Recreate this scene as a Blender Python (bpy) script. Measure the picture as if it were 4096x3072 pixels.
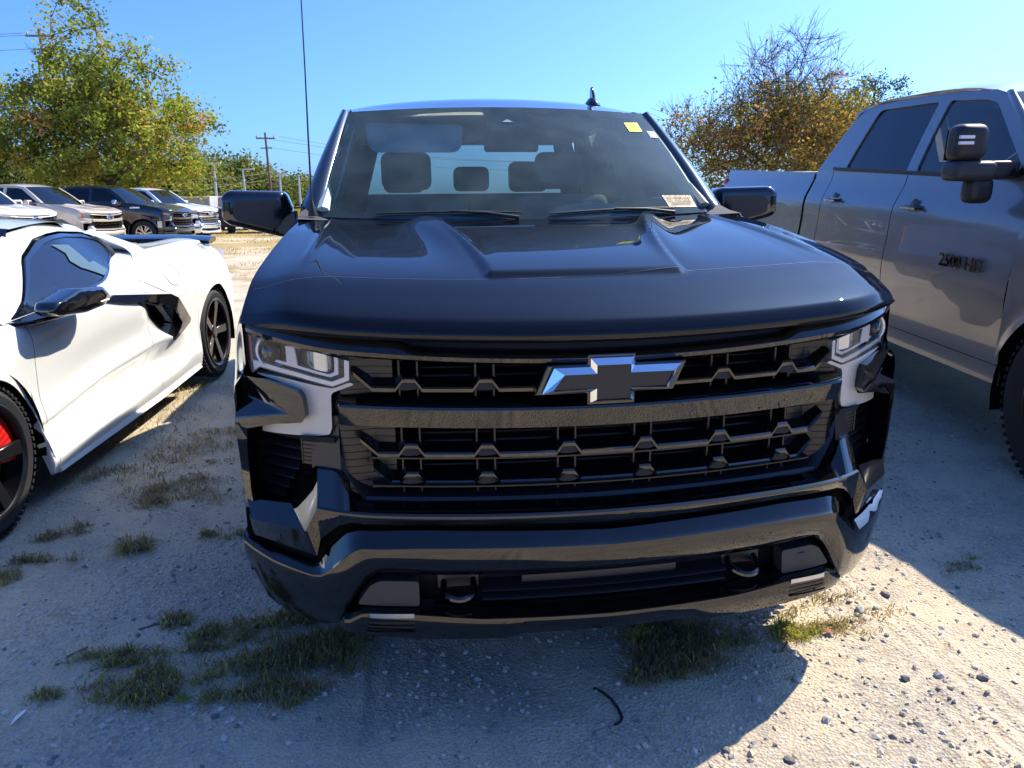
import bpy, bmesh, math, random
from math import sin, cos, pi, radians, sqrt, atan2, exp
from mathutils import Vector, Matrix, Euler, noise
from mathutils.geometry import delaunay_2d_cdt

scene = bpy.context.scene
for o in list(bpy.data.objects): bpy.data.objects.remove(o)
C = scene.collection
# ------------------------------------------------------------------ camera
CAM_POS = Vector((-0.5353, -1.7655, 1.4051))
YAW, PITCH, ROLL, FPX = radians(8.694), radians(13.62), radians(-0.6495), 3000.0
fwd = Vector((sin(YAW)*cos(PITCH), cos(YAW)*cos(PITCH), -sin(PITCH)))
rgt = Vector((cos(YAW), -sin(YAW), 0)); upv = rgt.cross(fwd)
r2 = rgt*cos(ROLL) + upv*sin(ROLL); u2 = upv*cos(ROLL) - rgt*sin(ROLL)
cd = bpy.data.cameras.new('camera'); cam = bpy.data.objects.new('camera', cd); C.objects.link(cam)
cam.matrix_world = Matrix(((r2.x, u2.x, -fwd.x, CAM_POS.x), (r2.y, u2.y, -fwd.y, CAM_POS.y), (r2.z, u2.z, -fwd.z, CAM_POS.z), (0, 0, 0, 1)))
cd.sensor_width = 36.0; cd.lens = 36.0*FPX/4096.0; cd.clip_start = 0.05; cd.clip_end = 2000
scene.camera = cam
# ------------------------------------------------------------------ sky and sun
KX, KY = 0.86, 0.48                       # shadow shift per metre of height
SUN_EL = math.atan(1/sqrt(KX*KX+KY*KY)); SUN_AZ = atan2(KX, KY)   # from +y towards +x
w = bpy.data.worlds.new('World'); scene.world = w; w.use_nodes = True
nt = w.node_tree; nt.nodes.clear()
sky = nt.nodes.new('ShaderNodeTexSky'); sky.sky_type = 'NISHITA'; sky.sun_disc = False
sky.sun_elevation = SUN_EL; sky.sun_rotation = SUN_AZ
sky.altitude = 0; sky.air_density = 0.75; sky.dust_density = 1.7; sky.ozone_density = 6.0
bg = nt.nodes.new('ShaderNodeBackground'); bg.inputs['Strength'].default_value = 0.15
wo = nt.nodes.new('ShaderNodeOutputWorld')
tint = nt.nodes.new('ShaderNodeMix'); tint.data_type = 'RGBA'; tint.blend_type = 'MULTIPLY'; tint.inputs[0].default_value = 1.0; tint.inputs[7].default_value = (.245, .375, .57, 1)
nt.links.new(sky.outputs[0], tint.inputs[6]); nt.links.new(tint.outputs[2], bg.inputs['Color']); nt.links.new(bg.outputs[0], wo.inputs['Surface'])
sl = bpy.data.lights.new('sun', 'SUN'); sl.energy = 2.45; sl.angle = radians(0.53); sl.color = (1.0, 0.89, 0.72)
so = bpy.data.objects.new('sun', sl); C.objects.link(so); so.location = (8, 6, 12)
so.rotation_euler = Vector((-KX, -KY, -1)).to_track_quat('-Z', 'Y').to_euler()
vs = scene.view_settings; vs.view_transform = 'Standard'; vs.look = 'None'; vs.exposure = 1.85; vs.gamma = 1.0
vs.use_curve_mapping = False
scene.render.engine = 'CYCLES'
scene.cycles.max_bounces = 8; scene.cycles.transparent_max_bounces = 12; scene.cycles.caustics_reflective = False; scene.cycles.caustics_refractive = False

# ------------------------------------------------------------------ helpers
def lerp(a, b, t): return a + (b-a)*t
def sstep(x, a, b):
    t = max(0.0, min(1.0, (x-a)/(b-a))); return t*t*(3-2*t)
def interp(tab, x):
    if x <= tab[0][0]: return tab[0][1]
    for (x0, y0), (x1, y1) in zip(tab, tab[1:]):
        if x <= x1: return y0 + (y1-y0)*(x-x0)/(x1-x0)
    return tab[-1][1]
def sinterp(tab, x):            # smooth (monotone-ish Catmull-Rom) interpolation
    n = len(tab)
    if x <= tab[0][0]: return tab[0][1]
    if x >= tab[-1][0]: return tab[-1][1]
    for i in range(n-1):
        x0, y0 = tab[i]; x1, y1 = tab[i+1]
        if x <= x1:
            h = x1-x0; t = (x-x0)/h
            def sl(j):
                if j <= 0: return (tab[1][1]-tab[0][1])/(tab[1][0]-tab[0][0])
                if j >= n-1: return (tab[-1][1]-tab[-2][1])/(tab[-1][0]-tab[-2][0])
                return (tab[j+1][1]-tab[j-1][1])/(tab[j+1][0]-tab[j-1][0])
            m0, m1 = sl(i)*h, sl(i+1)*h
            t2, t3 = t*t, t*t*t
            return (2*t3-3*t2+1)*y0 + (t3-2*t2+t)*m0 + (-2*t3+3*t2)*y1 + (t3-t2)*m1
    return tab[-1][1]
def frange(a, b, n): return [a+(b-a)*i/(n-1) for i in range(n)]

def tag(o, label=None, cat=None, group=None, kind=None):
    if label: o['label'] = label
    if cat: o['category'] = cat
    if group: o['group'] = group
    if kind: o['kind'] = kind
    return o
def empty(name, loc=(0, 0, 0), rot=(0, 0, 0), parent=None):
    o = bpy.data.objects.new(name, None); C.objects.link(o); o.location = loc; o.rotation_euler = rot
    o.empty_display_size = 0.2
    if parent: o.parent = parent
    return o
def obj(name, verts, faces, mat, parent=None, smooth=True, sharp=35, face_dir=None, bevel=0, bseg=2, solid=0, weld=False, subdiv=0):
    me = bpy.data.meshes.new(name)
    bm = bmesh.new()
    vs_ = [bm.verts.new(v) for v in verts]
    for f in faces:
        try: bm.faces.new([vs_[i] for i in f])
        except Exception: pass
    if weld: bmesh.ops.remove_doubles(bm, verts=bm.verts, dist=1e-5)
    bm.normal_update()
    if face_dir == 'out': bmesh.ops.recalc_face_normals(bm, faces=bm.faces)
    elif face_dir is not None:
        d = Vector(face_dir); s = sum((f.normal.dot(d)*f.calc_area() for f in bm.faces), 0.0)
        if s < 0: bmesh.ops.reverse_faces(bm, faces=bm.faces)
    else: bmesh.ops.recalc_face_normals(bm, faces=bm.faces)
    if smooth:
        lim = radians(sharp)
        for f in bm.faces: f.smooth = True
        for e in bm.edges:
            if len(e.link_faces) == 2 and e.calc_face_angle(0) > lim: e.smooth = False
    bm.to_mesh(me); bm.free()
    if mat: me.materials.append(mat)
    o = bpy.data.objects.new(name, me); C.objects.link(o)
    if parent: o.parent = parent
    if solid:
        m = o.modifiers.new('thick', 'SOLIDIFY'); m.thickness = solid; m.offset = -1
    if subdiv:
        m = o.modifiers.new('sub', 'SUBSURF'); m.levels = subdiv; m.render_levels = subdiv
    if bevel:
        m = o.modifiers.new('bevel', 'BEVEL'); m.width = bevel; m.segments = bseg; m.limit_method = 'ANGLE'; m.angle_limit = radians(30)
    return o
def grid(nu, nv, fn, closeu=False):
    V = [fn(i, j) for j in range(nv) for i in range(nu)]
    F = []
    for j in range(nv-1):
        for i in range(nu-1 if not closeu else nu):
            a = j*nu+i; b = j*nu+(i+1) % nu
            F.append((a, b, b+nu, a+nu))
    return V, F
class MB:                        # collects shapes for one mesh
    def __init__(s): s.v = []; s.f = []
    def add(s, V, F):
        n = len(s.v); s.v += [tuple(v) for v in V]; s.f += [tuple(i+n for i in f) for f in F]; return s
    def box(s, c, d, R=None):
        hx, hy, hz = d[0]/2, d[1]/2, d[2]/2
        V = [Vector((x, y, z)) for x in (-hx, hx) for y in (-hy, hy) for z in (-hz, hz)]
        if R is not None: V = [R @ v for v in V]
        return s.add([(v.x+c[0], v.y+c[1], v.z+c[2]) for v in V], [(0, 1, 3, 2), (4, 6, 7, 5), (0, 4, 5, 1), (2, 3, 7, 6), (0, 2, 6, 4), (1, 5, 7, 3)])
    def tube(s, pts, r, n=8, cap=True):
        pts = [Vector(p) for p in pts]; N = len(pts); V = []; F = []
        rr = r if isinstance(r, (list, tuple)) else [r]*N
        ref = None
        for i, p in enumerate(pts):
            t = (pts[min(i+1, N-1)]-pts[max(i-1, 0)]).normalized()
            if ref is None or abs(ref.dot(t)) > .98:
                ref = Vector((0, 0, 1)) if abs(t.z) < .9 else Vector((1, 0, 0))
            a = (ref - t*ref.dot(t)).normalized(); b = t.cross(a); ref = a
            for k in range(n):
                q = 2*pi*k/n; V.append(p + (a*cos(q)+b*sin(q))*rr[i])
        for i in range(N-1):
            for k in range(n):
                F.append((i*n+k, i*n+(k+1) % n, (i+1)*n+(k+1) % n, (i+1)*n+k))
        if cap: F += [tuple(range(n-1, -1, -1)), tuple((N-1)*n+k for k in range(n))]
        return s.add(V, F)
    def lathe(s, prof, n=32, axis='x', c=(0, 0, 0)):   # prof: (a along axis, r)
        V = []; F = []; m = len(prof)
        for k in range(n):
            q = 2*pi*k/n
            for a, r in prof:
                p = (a, r*cos(q), r*sin(q)) if axis == 'x' else (r*cos(q), r*sin(q), a) if axis == 'z' else (r*cos(q), a, r*sin(q))
                V.append((p[0]+c[0], p[1]+c[1], p[2]+c[2]))
        for k in range(n):
            for i in range(m-1):
                F.append((k*m+i, k*m+i+1, ((k+1) % n)*m+i+1, ((k+1) % n)*m+i))
        return s.add(V, F)
    def well(s, xa, xb, r, c, n=20):      # upper half of a wheel housing
        V = []; F = []
        for k in range(n+1):
            q = -.25+(pi+.5)*k/n; V += [(xa, c[1]+r*cos(q), c[2]+r*sin(q)), (xb, c[1]+r*cos(q), c[2]+r*sin(q)), (xb, c[1], c[2])]
        for k in range(n): F += [(3*k, 3*k+3, 3*k+4, 3*k+1), (3*k+1, 3*k+4, 3*k+5)]
        return s.add(V, F)
    def prism(s, poly, d):           # polygon of 3-D points, pushed along d
        n = len(poly); P = [Vector(p) for p in poly]; d = Vector(d)
        V = P + [p+d for p in P]
        return s.add(V, [tuple(range(n)), tuple(range(2*n-1, n-1, -1))] + [(i, (i+1) % n, n+(i+1) % n, n+i) for i in range(n)])
    def build(s, name, mat, parent=None, **k): return obj(name, s.v, s.f, mat, parent, **k)
def resample(poly, step):
    out = []
    for i, a in enumerate(poly):
        b = poly[(i+1) % len(poly)]; L = sqrt((a[0]-b[0])**2+(a[1]-b[1])**2); n = max(1, int(L/step+.5))
        out += [(lerp(a[0], b[0], k/n), lerp(a[1], b[1], k/n)) for k in range(n)]
    return out
def inside(poly, x, y):
    c = False; j = len(poly)-1
    for i in range(len(poly)):
        xi, yi = poly[i]; xj, yj = poly[j]
        if (yi > y) != (yj > y) and x < (xj-xi)*(y-yi)/(yj-yi)+xi: c = not c
        j = i
    return c
def roundpoly(poly, r, n=4):
    out = []; N = len(poly)
    for i in range(N):
        p0, p1, p2 = Vector(poly[i-1]), Vector(poly[i]), Vector(poly[(i+1) % N])
        rr = r[i] if isinstance(r, (list, tuple)) else r
        a = p0-p1; b = p2-p1
        d = min(rr, a.length*.45, b.length*.45)
        if d < 1e-5: out.append(tuple(p1)); continue
        s_, e_ = p1+a.normalized()*d, p1+b.normalized()*d
        for k in range(n+1):
            t = k/n; q = s_*(1-t)**2+p1*2*t*(1-t)+e_*t*t; out.append(tuple(q))
    return out
def sheet(outer, holes, mapf, step=0.03, skirt=0.0):
    """flat outline(s) -> surface following mapf(u, v, depth); optional skirt going back"""
    loops = [resample(p, step) for p in [outer]+list(holes)]
    P = []; E = []
    for L in loops:
        n0 = len(P); P += L; E += [(n0+i, n0+(i+1) % len(L)) for i in range(len(L))]
    xs = [p[0] for p in outer]; ys = [p[1] for p in outer]
    def near(x, y):
        return any(abs(p[0]-x) < step*.5 and abs(p[1]-y) < step*.5 for L in loops for p in L)
    y = min(ys)+step
    while y < max(ys):
        x = min(xs)+step
        while x < max(xs):
            if inside(outer, x, y) and not any(inside(h, x, y) for h in holes) and not near(x, y): P.append((x, y))
            x += step
        y += step
    r = delaunay_2d_cdt([Vector(p) for p in P], E, [], 0, 1e-6)
    V2 = [(v.x, v.y) for v in r[0]]; F = []
    for f in r[2]:
        cx = sum(V2[i][0] for i in f)/len(f); cy = sum(V2[i][1] for i in f)/len(f)
        if inside(outer, cx, cy) and not any(inside(h, cx, cy) for h in holes): F.append(tuple(f))
    V = [mapf(x, y, 0) for x, y in V2]
    if skirt:
        for L in loops:
            n0 = len(V); V += [mapf(x, y, 0) for x, y in L] + [mapf(x, y, skirt) for x, y in L]; n = len(L)
            F += [(n0+i, n0+(i+1) % n, n0+n+(i+1) % n, n0+n+i) for i in range(n)]
    return V, F
def text_mesh(name, body, size, M, mat, parent=None, depth=0.0, align='CENTER', bold=0.0):
    cu = bpy.data.curves.new(name, 'FONT'); cu.body = body; cu.size = size; cu.align_x = align; cu.align_y = 'CENTER'
    cu.extrude = depth; cu.offset = bold; cu.resolution_u = 2
    t = bpy.data.objects.new(name, cu); C.objects.link(t)
    dg = bpy.context.evaluated_depsgraph_get(); me = bpy.data.meshes.new_from_object(t.evaluated_get(dg))
    bpy.data.objects.remove(t); bpy.data.curves.remove(cu)
    me.transform(M); me.materials.clear(); me.materials.append(mat)
    o = bpy.data.objects.new(name, me); C.objects.link(o)
    if parent: o.parent = parent
    return o

# ------------------------------------------------------------------ materials
MATS = {}
def mat(name, col=(.5, .5, .5), rough=.5, metal=0.0, coat=0.0, coat_rough=.03, spec=.5, ior=1.5, **k):
    if name in MATS: return MATS[name]
    m = bpy.data.materials.new(name); m.use_nodes = True; b = m.node_tree.nodes['Principled BSDF']
    b.inputs['Base Color'].default_value = (*col, 1); b.inputs['Roughness'].default_value = rough; b.inputs['Metallic'].default_value = metal
    b.inputs['Coat Weight'].default_value = coat; b.inputs['Coat Roughness'].default_value = coat_rough
    b.inputs['Specular IOR Level'].default_value = spec; b.inputs['IOR'].default_value = ior
    if 'emit' in k: b.inputs['Emission Color'].default_value = (*k['emit'], 1); b.inputs['Emission Strength'].default_value = k.get('estr', 1)
    if 'alpha' in k: b.inputs['Alpha'].default_value = k['alpha']
    MATS[name] = m; return m
def N(m, t, **k):
    n = m.node_tree.nodes.new(t)
    for a, v in k.items():
        if hasattr(n, a): setattr(n, a, v)
        else: n.inputs[a].default_value = v
    return n
def bsdf(m): return m.node_tree.nodes['Principled BSDF']
def lk(m, a, b): m.node_tree.links.new(a, b)
def speckle(m, scale, amount, rough_lo, rough_hi, dustcol=(.35, .33, .30), dust_haze=.03, bump=0.0, patch=3.0):
    """fine dusting and uneven gloss on paint"""
    b = bsdf(m); tc = N(m, 'ShaderNodeTexCoord')
    n1 = N(m, 'ShaderNodeTexNoise'); n1.inputs['Scale'].default_value = scale; n1.inputs['Detail'].default_value = 3
    n2 = N(m, 'ShaderNodeTexNoise'); n2.inputs['Scale'].default_value = patch; n2.inputs['Detail'].default_value = 5
    lk(m, tc.outputs['Object'], n1.inputs['Vector']); lk(m, tc.outputs['Object'], n2.inputs['Vector'])
    r1 = N(m, 'ShaderNodeMapRange'); r1.inputs['From Min'].default_value = .62; r1.inputs['From Max'].default_value = .78; r1.inputs['To Max'].default_value = amount
    lk(m, n1.outputs['Fac'], r1.inputs['Value'])
    r2_ = N(m, 'ShaderNodeMapRange'); r2_.inputs['From Min'].default_value = .3; r2_.inputs['From Max'].default_value = .75; r2_.inputs['To Min'].default_value = dust_haze*.3; r2_.inputs['To Max'].default_value = dust_haze
    lk(m, n2.outputs['Fac'], r2_.inputs['Value'])
    ad = N(m, 'ShaderNodeMath', operation='ADD'); lk(m, r1.outputs[0], ad.inputs[0]); lk(m, r2_.outputs[0], ad.inputs[1])
    mx = N(m, 'ShaderNodeMix', data_type='RGBA'); mx.inputs[6].default_value = b.inputs['Base Color'].default_value; mx.inputs[7].default_value = (*dustcol, 1)
    lk(m, ad.outputs[0], mx.inputs[0]); lk(m, mx.outputs[2], b.inputs['Base Color'])
    r3 = N(m, 'ShaderNodeMapRange'); r3.inputs['From Min'].default_value = .3; r3.inputs['From Max'].default_value = .7; r3.inputs['To Min'].default_value = rough_lo; r3.inputs['To Max'].default_value = rough_hi
    lk(m, n2.outputs['Fac'], r3.inputs['Value']); lk(m, r3.outputs[0], b.inputs['Roughness'])
    return m
def glass_mat(name, tint, fres=1.5, rough=0.0, refl=(1, 1, 1), dust_haze=0.0):
    if name in MATS: return MATS[name]
    m = bpy.data.materials.new(name); m.use_nodes = True; t = m.node_tree; t.nodes.clear()
    out = t.nodes.new('ShaderNodeOutputMaterial'); tr = t.nodes.new('ShaderNodeBsdfTransparent'); tr.inputs[0].default_value = (*tint, 1)
    gl = t.nodes.new('ShaderNodeBsdfGlossy'); gl.inputs['Roughness'].default_value = rough; gl.inputs[0].default_value = (*refl, 1)
    fr = t.nodes.new('ShaderNodeFresnel'); fr.inputs[0].default_value = fres
    mx = t.nodes.new('ShaderNodeMixShader'); t.links.new(fr.outputs[0], mx.inputs[0]); t.links.new(tr.outputs[0], mx.inputs[1]); t.links.new(gl.outputs[0], mx.inputs[2])
    last = mx
    if dust_haze:
        df = t.nodes.new('ShaderNodeBsdfDiffuse'); df.inputs[0].default_value = (.42, .60, .58, 1)  # teal haze painted into the glass to brighten it
        nz = t.nodes.new('ShaderNodeTexNoise'); nz.inputs['Scale'].default_value = 6; nz.inputs['Detail'].default_value = 8
        tc = t.nodes.new('ShaderNodeTexCoord'); t.links.new(tc.outputs['Object'], nz.inputs['Vector'])
        mr = t.nodes.new('ShaderNodeMapRange'); mr.inputs['From Min'].default_value = .3; mr.inputs['From Max'].default_value = .75; mr.inputs['To Min'].default_value = dust_haze*.4; mr.inputs['To Max'].default_value = dust_haze
        t.links.new(nz.outputs['Fac'], mr.inputs['Value'])
        m2 = t.nodes.new('ShaderNodeMixShader'); t.links.new(mr.outputs[0], m2.inputs[0]); t.links.new(mx.outputs[0], m2.inputs[1]); t.links.new(df.outputs[0], m2.inputs[2]); last = m2
    t.links.new(last.outputs[0], out.inputs['Surface']); MATS[name] = m; return m

def leaf_mat(name, c, tr=.45):
    if name in MATS: return MATS[name]
    m = bpy.data.materials.new(name); m.use_nodes = True; t = m.node_tree; t.nodes.clear()
    out = t.nodes.new('ShaderNodeOutputMaterial'); d = t.nodes.new('ShaderNodeBsdfDiffuse'); d.inputs[0].default_value = (*c, 1)
    tl = t.nodes.new('ShaderNodeBsdfTranslucent'); tl.inputs[0].default_value = (min(1, c[0]*1.15), min(1, c[1]*1.15), c[2]*.8, 1)
    mx = t.nodes.new('ShaderNodeMixShader'); mx.inputs[0].default_value = tr
    t.links.new(d.outputs[0], mx.inputs[1]); t.links.new(tl.outputs[0], mx.inputs[2]); t.links.new(mx.outputs[0], out.inputs['Surface']); MATS[name] = m; return m

black_paint = speckle(mat('black_paint', (.0035, .004, .006), .16, 0, 1.0, .01, ior=1.6), 900, .03, .10, .18, dust_haze=.003)
bumper_paint = speckle(mat('black_bumper_paint', (.003, .003, .0035), .03, 0, .6, .004, ior=1.5, spec=.5), 260, .12, .015, .05, dustcol=(.22, .18, .13), dust_haze=.004, patch=7)
hood_paint = speckle(mat('black_hood_paint', (.003, .0035, .006), .2, .0, .78, .012, ior=1.5, spec=.0), 700, .05, .22, .36, dustcol=(.34, .36, .42), dust_haze=.005)
white_paint = mat('white_paint', (.80, .80, .76), .28, 0, 1.0, .02)
tan_paint = mat('tan_paint', (.56, .50, .42), .3, .1, 1.0, .02)
silver_paint = mat('silver_white_paint', (.74, .76, .78), .3, .1, 1.0, .02)
grey_paint = speckle(mat('grey_metallic_paint', (.20, .20, .205), .30, .4, 1.0, .012, ior=1.6), 800, .05, .28, .38, dust_haze=.015)
gloss_black = mat('gloss_black', (.004, .004, .005), .06, 0, 1.0, .01)
matte_black = mat('matte_black_plastic', (.014, .014, .016), .5)
satin_black = mat('satin_black_plastic', (.012, .012, .014), .30)
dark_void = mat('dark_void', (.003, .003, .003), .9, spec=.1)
grey_plastic = mat('grey_plastic', (.030, .030, .032), .5)
cowl_plastic = mat('cowl_plastic', (.06, .055, .05), .6)
chrome = mat('chrome', (.82, .83, .85), .06, 1.0)
silver_plastic = mat('silver_lamp_trim', (.85, .86, .86), .3, .1)
panel_grey = mat('light_grey_panel', (.46, .45, .42), .42, .1, .4, .2)
lamp_inner = mat('lamp_inner', (.42, .43, .45), .3, .5)
lamp_refl = mat('lamp_reflector', (.55, .57, .60), .15, .9)
lens_dark = mat('projector_lens', (.01, .012, .016), .03, 0, 1.0)
orange_pl = mat('orange_marker', (.75, .10, .015), .25, 0, .6)
red_pl = mat('red_lamp', (.55, .02, .02), .2, 0, .6)
red_caliper = mat('red_caliper', (.70, .015, .01), .35, 0, .5)
rubber = mat('tyre_rubber', (.022, .022, .024), .75, spec=.3)
rim_black = mat('black_rim', (.006, .006, .007), .32, 0, .25, .1, spec=.3)
rim_silver = mat('machined_rim', (.62, .62, .63), .25, .9)
disc_metal = mat('brake_disc', (.25, .24, .23), .35, 1.0)
head_glass = glass_mat('headlamp_glass', (.93, .95, .97), 1.38)
windshield_glass = glass_mat('windshield_glass', (.80, .95, .93), 1.30, dust_haze=.11)
side_glass = glass_mat('side_glass', (.30, .36, .36), 1.5)
tint_glass = glass_mat('tinted_glass', (.05, .06, .07), 1.6)
blue_tint_glass = glass_mat('dark_door_glass', (.10, .12, .14), 1.75)
cloth_dark = mat('dark_seat_cloth', (.12, .125, .125), .8)
dash_mat = mat('dash_plastic', (.20, .22, .215), .6)
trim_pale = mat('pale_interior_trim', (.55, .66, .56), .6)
headliner = mat('headliner', (.5, .5, .48), .9)
paper_white = mat('white_paper', (.85, .85, .82), .6)
paper_yellow = mat('yellow_sticker', (.80, .85, .02), .5)
paper_buff = mat('buff_card', (.82, .62, .36), .6)
ink = mat('dark_ink', (.05, .035, .03), .7)
steel_pole = mat('galvanised_steel', (.52, .55, .58), .4, .6)
wood_pole = mat('weathered_wood', (.16, .13, .10), .85)
wire_mat = mat('cable', (.10, .10, .11), .6)
stone_mat = mat('pale_stone', (.42, .40, .37), .85)
stone_dark = mat('dark_stone', (.16, .15, .15), .85)
# ------------------------------------------------------------------ pickup truck (x across, y towards the tail, z up; nose at y = 0)
def Gf(x): x = abs(x); return .065+.15*x*x+1.3*max(0, x-.65)**2
def Bf(x): x = abs(x); return -.01+.15*x*x+1.1*max(0, x-.6)**2
ZC = [(.05, 1.100), (.062, 1.114), (.15, 1.152), (.3, 1.203), (.6, 1.258), (1.0, 1.312), (1.36, 1.345)]
def hood_edge(v): return lerp(.945, .893, v)
def hood_pt(u, v):
    x = u*hood_edge(v); ax = abs(x)
    y0 = Gf(x)-.02; y1 = 1.36-.12*max(0, ax-.72)/.17
    y = lerp(y0, y1, v); yy = .05+1.31*v
    z = sinterp(ZC, yy) + .0455*x*x*(1-v)**2 - .030*sstep(ax, .80, .945)*(1-.75*v)
    tt = max(0, (y-.25))/.80; xr = .285+.03*tt+.10*tt*tt
    d = ax-xr
    h = .042*sstep(y, .30, 1.02)*(1-sstep(y, 1.06, 1.16))
    z += h*(exp(-(d/.030)**2) if d < 0 else exp(-(d/.075)**2))
    z += .014*sstep(y, .285, .312)*sstep(-d, -.005, .015)*(1-sstep(y, .9, 1.2)) if y > .2 else 0
    z += .007*exp(-((ax-(.80-.03*v))/.012)**2)*sstep(v, .22, .4)
    return x, y, z
def hz(x): return 1.058+.0455*x*x
def header_zb(x): return 1.001+.0695*x*x+.10*max(0, abs(x)-.7)**1.5
def sweep(xs, prof): 
    P = [prof(x) for x in xs]; m = len(P[0]); n = len(xs)
    V = [(xs[i], P[i][j][0], P[i][j][1]) for i in range(n) for j in range(m)]
    F = [(i*m+j, i*m+j+1, (i+1)*m+j+1, (i+1)*m+j) for i in range(n-1) for j in range(m-1)]
    return V, F
TEETH = [-.515, -.32, -.105, .105, .32, .515]
def wheel(parent, c, r, w, rimr, style, side, rimmat, name='wheel', q=1.0, caliper=None):
    """side +1: outer face towards +x. The tyre is the part, rim pieces are its sub-parts"""
    wroot = empty(name, c, (0, 0, 0), parent); s = side
    n = int(48*q)+8
    t = MB(); prof = [(-w/2*.7, rimr), (-w/2*.95, rimr+.01), (-w/2, (rimr+r)/2), (-w/2*.93, r-.025), (-w/2*.75, r-.005), (0, r), (w/2*.75, r-.005), (w/2*.93, r-.025), (w/2, (rimr+r)/2), (w/2*.95, rimr+.01), (w/2*.7, rimr)]
    t.lathe(prof, n)
    if q > .7:
        for k in range(64):
            a = 2*pi*k/64
            for sx in (-1, 1):
                R = Matrix.Rotation(a, 3, 'X')
                p = R @ Vector((sx*w*.34, 0, r-.001)); t.box(p, (w*.22, .018, .012), R)
    t.build('tyre', rubber, wroot)
    rm = MB(); x1 = s*w/2
    rm.lathe([(x1*.98, rimr+.006), (x1*1.02, rimr-.004), (x1*.95, rimr-.022), (-x1*.6, rimr-.03)], n)
    ns, spread = style
    for k in range(ns):
        a = 2*pi*k/ns
        for dd in ([-spread, spread] if spread else [0]):
            a0 = a+dd*.35; a1 = a+dd
            p0 = Vector((x1*.80, cos(a0)*.05, sin(a0)*.05)); p1 = Vector((x1*.93, cos(a1)*(rimr-.012), sin(a1)*(rimr-.012)))
            t0 = Vector((0, -sin(a0), cos(a0))); t1 = Vector((0, -sin(a1), cos(a1)))
            wd0, wd1 = (.030, .024) if spread else (.045, .034)
            dx = Vector((-s*.04, 0, 0))
            V = [p0-t0*wd0*.6, p0+t0*wd0*.6, p1+t1*wd1, p1-t1*wd1]
            V2 = [v+dx-(0 if i < 2 else 0)*dx for i, v in enumerate(V)]
            rm.add(V+V2, [(0, 1, 2, 3), (7, 6, 5, 4), (0, 4, 5, 1), (1, 5, 6, 2), (2, 6, 7, 3), (3, 7, 4, 0)])
    rm.lathe([(x1*.86, .0), (x1*.86, .038), (x1*.8, .062), (x1*.5, .07)], 20)
    rm.build('rim', rimmat, wroot, bevel=.004 if q > .7 else 0, bseg=1)
    MB().lathe([(x1*.30, .06), (x1*.30, rimr*.80), (x1*.22, rimr*.80), (x1*.22, .06)], n).build('brake_disc', disc_metal if q > .7 else dark_void, wroot)
    MB().lathe([(-x1*.2, 0), (-x1*.2, rimr-.02)], n).build('wheel_back', dark_void, wroot)
    if caliper:
        cb = MB()
        for k in range(7):
            a = radians(caliper)+radians(-28+8*k*1.15)
            R = Matrix.Rotation(a, 3, 'X'); cb.box(R @ Vector((x1*.34, rimr*.70, 0)) , (w*.38, rimr*.40, rimr*.20), R)
        cb.build('brake_caliper', red_caliper, wroot, bevel=.006)
    return wroot

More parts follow.
